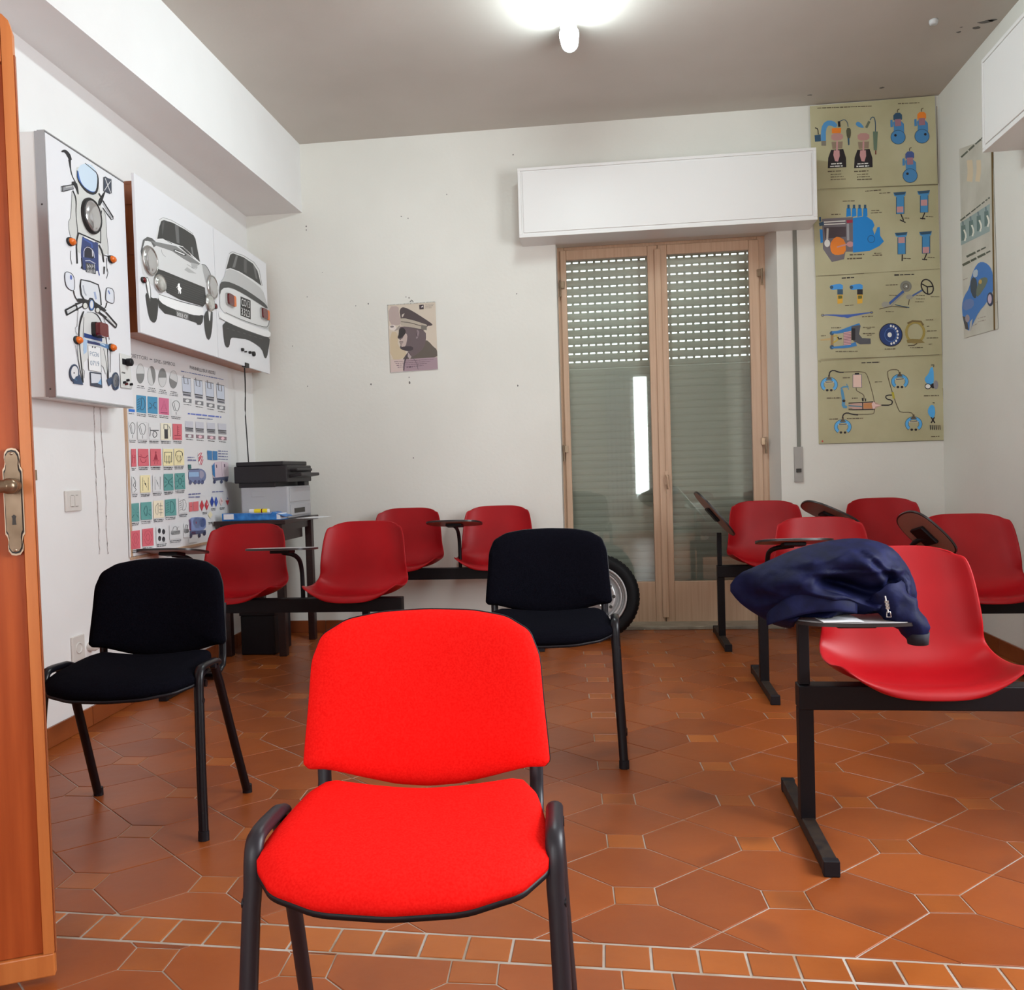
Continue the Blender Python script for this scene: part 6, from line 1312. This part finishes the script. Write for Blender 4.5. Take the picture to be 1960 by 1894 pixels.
# ================================================================ TYRE
R_ = .268; c0 = on_y(1141, 1112, 5.37); cz = R_-.004
ty = thing('tyre_on_rim', 'car tyre on a silver steel rim leaning on the wall left of the glazed door', 'tyre', (c0.x, 5.36, 0))
T = Matrix.Translation((c0.x, 5.375, cz)) @ Matrix.Rotation(math.radians(-9), 4, 'X') @ Matrix.Rotation(PI/2, 4, 'X')
w2 = .072
prof = [(.185, -w2*.8), (.20, -w2), (.235, -w2*1.06), (.258, -w2*.9), (R_, -w2*.6), (R_, w2*.6), (.258, w2*.9), (.235, w2*1.06), (.20, w2), (.185, w2*.8), (.178, 0), (.185, -w2*.8)]
tm = MB().lathe(prof, 56, T=T); tm.build('rubber_tread', 'tyre', ty)
tr = MB()
for k_ in range(56):
    a_ = 2*PI*k_/56
    for sgn in (-1, 1):
        tr.box((R_-.001, sgn*.003, sgn*.004 if sgn > 0 else -.04), (R_+.003, sgn*.003+.018, .040 if sgn > 0 else -.004), T=T @ Matrix.Rotation(a_, 4, 'Z'))
tag(tr.build('tread_block', 'tyre', ty), kind='stuff')
prof = [(.192, w2*.95), (.190, w2*1.10), (.182, w2*1.12), (.178, w2*.9), (.176, w2*.35), (.166, w2*.30), (.162, w2*.55), (.150, w2*.58), (.146, w2*.1), (.134, w2*.05), (.130, w2*.45), (.112, w2*.55), (.098, w2*.50), (.092, w2*.15), (.085, w2*.30), (.040, w2*.30), (.034, w2*.5), (0, w2*.5)]
MB().lathe(prof, 48, T=T).build('rim', 'rim', ty)
for k_ in range(4): a_ = 2*PI*k_/4+.4; MB().lathe([(.010, 0), (.010, .012), (.006, .016), (0, .016)], 8, T=T @ Matrix.Translation((.062*math.cos(a_), .062*math.sin(a_), w2*.3))).build('wheel_nut', 'steel', ty)
for k_ in range(10): a_ = 2*PI*k_/10; MB().lathe([(.011, 0), (0, .0008)], 10, T=T @ Matrix.Translation((.109*math.cos(a_), .109*math.sin(a_), w2*.585))).build('vent_hole', 'gap', ty)

# ================================================================ JACKET ON THE TABLET
YJ = 2.33
def densify_(p):
    out = []
    for i in range(len(p)):
        a, b = p[i], p[(i+1) % len(p)]; out += [a, ((a[0]+b[0])/2, (a[1]+b[1])/2)]
    return out
def J(x, y): p = on_y(x, y, YJ); return (p.x, p.z)
ol = [(1393, 1125), (1412, 1098), (1450, 1082), (1480, 1068), (1520, 1052), (1560, 1040), (1605, 1031), (1650, 1029), (1690, 1038), (1715, 1053), (1735, 1080), (1748, 1110), (1753, 1140), (1748, 1165), (1738, 1182), (1700, 1181), (1660, 1176), (1620, 1177), (1585, 1184), (1555, 1195), (1525, 1201), (1490, 1200), (1458, 1182), (1432, 1166), (1412, 1150)]
ol = densify_(chaikin([J(*p) for p in ol], 1))
cx, cz_ = J(1600, 1125)
jk = thing('jacket', 'crumpled navy blue jacket heaped on the tablet of the nearest red seat', 'jacket', (cx, YJ, .68))
xmin_ = min(p[0] for p in ol)
rings = 34; n = len(ol); vs = []; fs = []
ZTAB = .678
def ridge(v): return 1-abs(v)**.75*1.8
def fold(x, z, side):
    # long soft pleats fanning from the right shoulder, plus crumple
    px_, pz_ = (x-cx)*6, (z-cz_)*6
    ang = math.atan2(pz_-.35, px_-1.1); r_ = math.hypot(px_-1.1, pz_-.35)
    a = ridge(noise.noise(Vector((ang*2.6, r_*.7, 3.1*side))))*.026
    b = ridge(noise.noise(Vector((px_*1.2+pz_*1.0, pz_*3.2-px_*.7, 7.7+side))))*.020
    c = noise.noise(Vector((px_*3.2, pz_*3.6, 1.3*side)))*.009
    return a+b+c-.026
def gauss(x, z, gx, gz, sx, sz, rot=0):
    c_, s_ = math.cos(rot), math.sin(rot); dx, dz = x-gx, z-gz; a, b = dx*c_+dz*s_, -dx*s_+dz*c_
    return math.exp(-(a/sx)**2-(b/sz)**2)
gA = J(1600, 1112); gB = J(1555, 1150); gC = J(1690, 1110); gD = J(1540, 1085); gE = J(1470, 1110); gF = J(1620, 1060); gG = J(1700, 1150); gH = J(1650, 1070)
for side in (-1, 1):
    base = len(vs)
    for k in range(rings+1):
        s_ = k/rings
        for p in ol:
            x = cx+(p[0]-cx)*s_; z = cz_+(p[1]-cz_)*s_
            th_ = max(0, 1-s_**2.6)**.55
            d = (.115 if side < 0 else .13)*th_*min(1, .12+(x-xmin_)/.17)
            f_ = fold(x, z, side)*min(1, (1-s_)*5+.05)
            if side < 0:
                f_ += -.085*gauss(x, z, *gA, .080, .016, -.30)*th_ - .055*gauss(x, z, *gB, .065, .014, .1)*th_ - .030*gauss(x, z, *gH, .07, .010, -.75)*th_ - .03*gauss(x, z, *gC, .016, .05, .35)*th_
                f_ += .040*gauss(x, z, *gD, .12, .028, .25)*th_ + .03*gauss(x, z, *gF, .08, .03, -.5)*th_ + .026*gauss(x, z, *gE, .05, .02, .3)*th_+.030*gauss(x, z, *gG, .04, .022, -.3)*th_
            yy = YJ+side*(d+f_)
            # drape: lower outline sinks onto the tablet
            vs.append((x, yy, max(z, ZTAB+.002) if (z < ZTAB and cx-.12 < x < cx+.19 and abs(yy-YJ) < .16) else z))
    for k in range(rings):
        for i in range(n):
            a, b, c_, d_ = base+k*n+i, base+k*n+(i+1) % n, base+(k+1)*n+(i+1) % n, base+(k+1)*n+i
            fs.append((a, d_, c_, b) if side < 0 else (a, b, c_, d_))
MB().add(vs, fs, 0, True).build('jacket_body', 'navy', jk, weld=True)
# sleeve with dark knitted cuff hanging over the right edge
pth = []; rr = []
for (x, y, yy, r_) in ((1690, 1130, 2.27, .050), (1715, 1160, 2.25, .046), (1735, 1182, 2.235, .036), (1752, 1200, 2.23, .030), (1760, 1214, 2.23, .027)):
    p = on_y(x, y, yy); pth.append((p.x, p.y, p.z)); rr.append(r_)
m_ = MB(); P3 = chaikin([a+(b,) for a, b in zip(pth, rr)], 2, False)
n0 = len(m_.v); m_.tube([a[:3] for a in P3], [a[3] for a in P3], 28, up=(0, 1, 0), caps=False)
for i, v in enumerate(m_.v): m_.v[i] = v+Vector((noise.noise(v*34), noise.noise(v*31+Vector((3, 0, 0))), noise.noise(v*29+Vector((0, 5, 0)))))*.011
m_.build('sleeve', 'navy', jk, solid=.003)
a1 = on_y(1757, 1209, 2.23); a2 = on_y(1757, 1231, 2.232)
m_ = MB(); m_.tube([a1, a1*.5+a2*.5, a2], [.026, .024, .0225], 24, up=(0, 1, 0), caps=False)
for i, v in enumerate(m_.v): m_.v[i] = v+Vector((noise.noise(v*60), noise.noise(v*55+Vector((3, 0, 0))), 0))*.003
m_.build('knitted_cuff', 'navy_dark', jk, solid=.004)
# turned-over front edge with pocket zip
m_ = MB()
def flap(u, v):
    x = 1468+u*(1640-1468); yb_ = 1197-18*math.sin(u*2.6)+u*-14; y = yb_-(20+26*math.sin(u*PI)**.6)*(1-v)
    p = on_y(x, y, 2.222-.018*math.sin(u*PI)+.012*(1-v)**2-.006*math.sin(u*9)*v); return p
m_.grid(flap, 30, 8); m_.build('front_flap', 'navy', jk, solid=.004)
zp_ = MB(); q0 = on_y(1694, 1140, 2.185); q1 = on_y(1700, 1172, 2.18)
zp_.tube([q0, q1], .0022, 8); 
for k_ in range(3): c_ = q0+(q1-q0)*(.35+.18*k_); zp_.box((c_.x-.004, c_.y-.003, c_.z-.003), (c_.x+.005, c_.y+.002, c_.z+.003))
e = q1+Vector((.001, 0, -.004)); zp_.tube([(e.x-.004, e.y, e.z+.006), (e.x+.004, e.y, e.z+.006), (e.x+.006, e.y, e.z-.007), (e.x-.005, e.y, e.z-.007)], .0013, 6, closed=True, up=(0, 1, 0))
zp_.build('zip_pull', 'steel', jk)
# sheet under the jacket
p0 = on_z(1600, 1190, .676)
T = Matrix.Translation((p0.x-.03, p0.y-.00, .6745)) @ Matrix.Rotation(math.radians(4), 4, 'Z')
tag(MB().box((0, 0, 0), (.10, .16, .0012), T=T).build('paper_sheet', 'paper'), 'white sheet of paper peeping out under the navy jacket', 'paper')
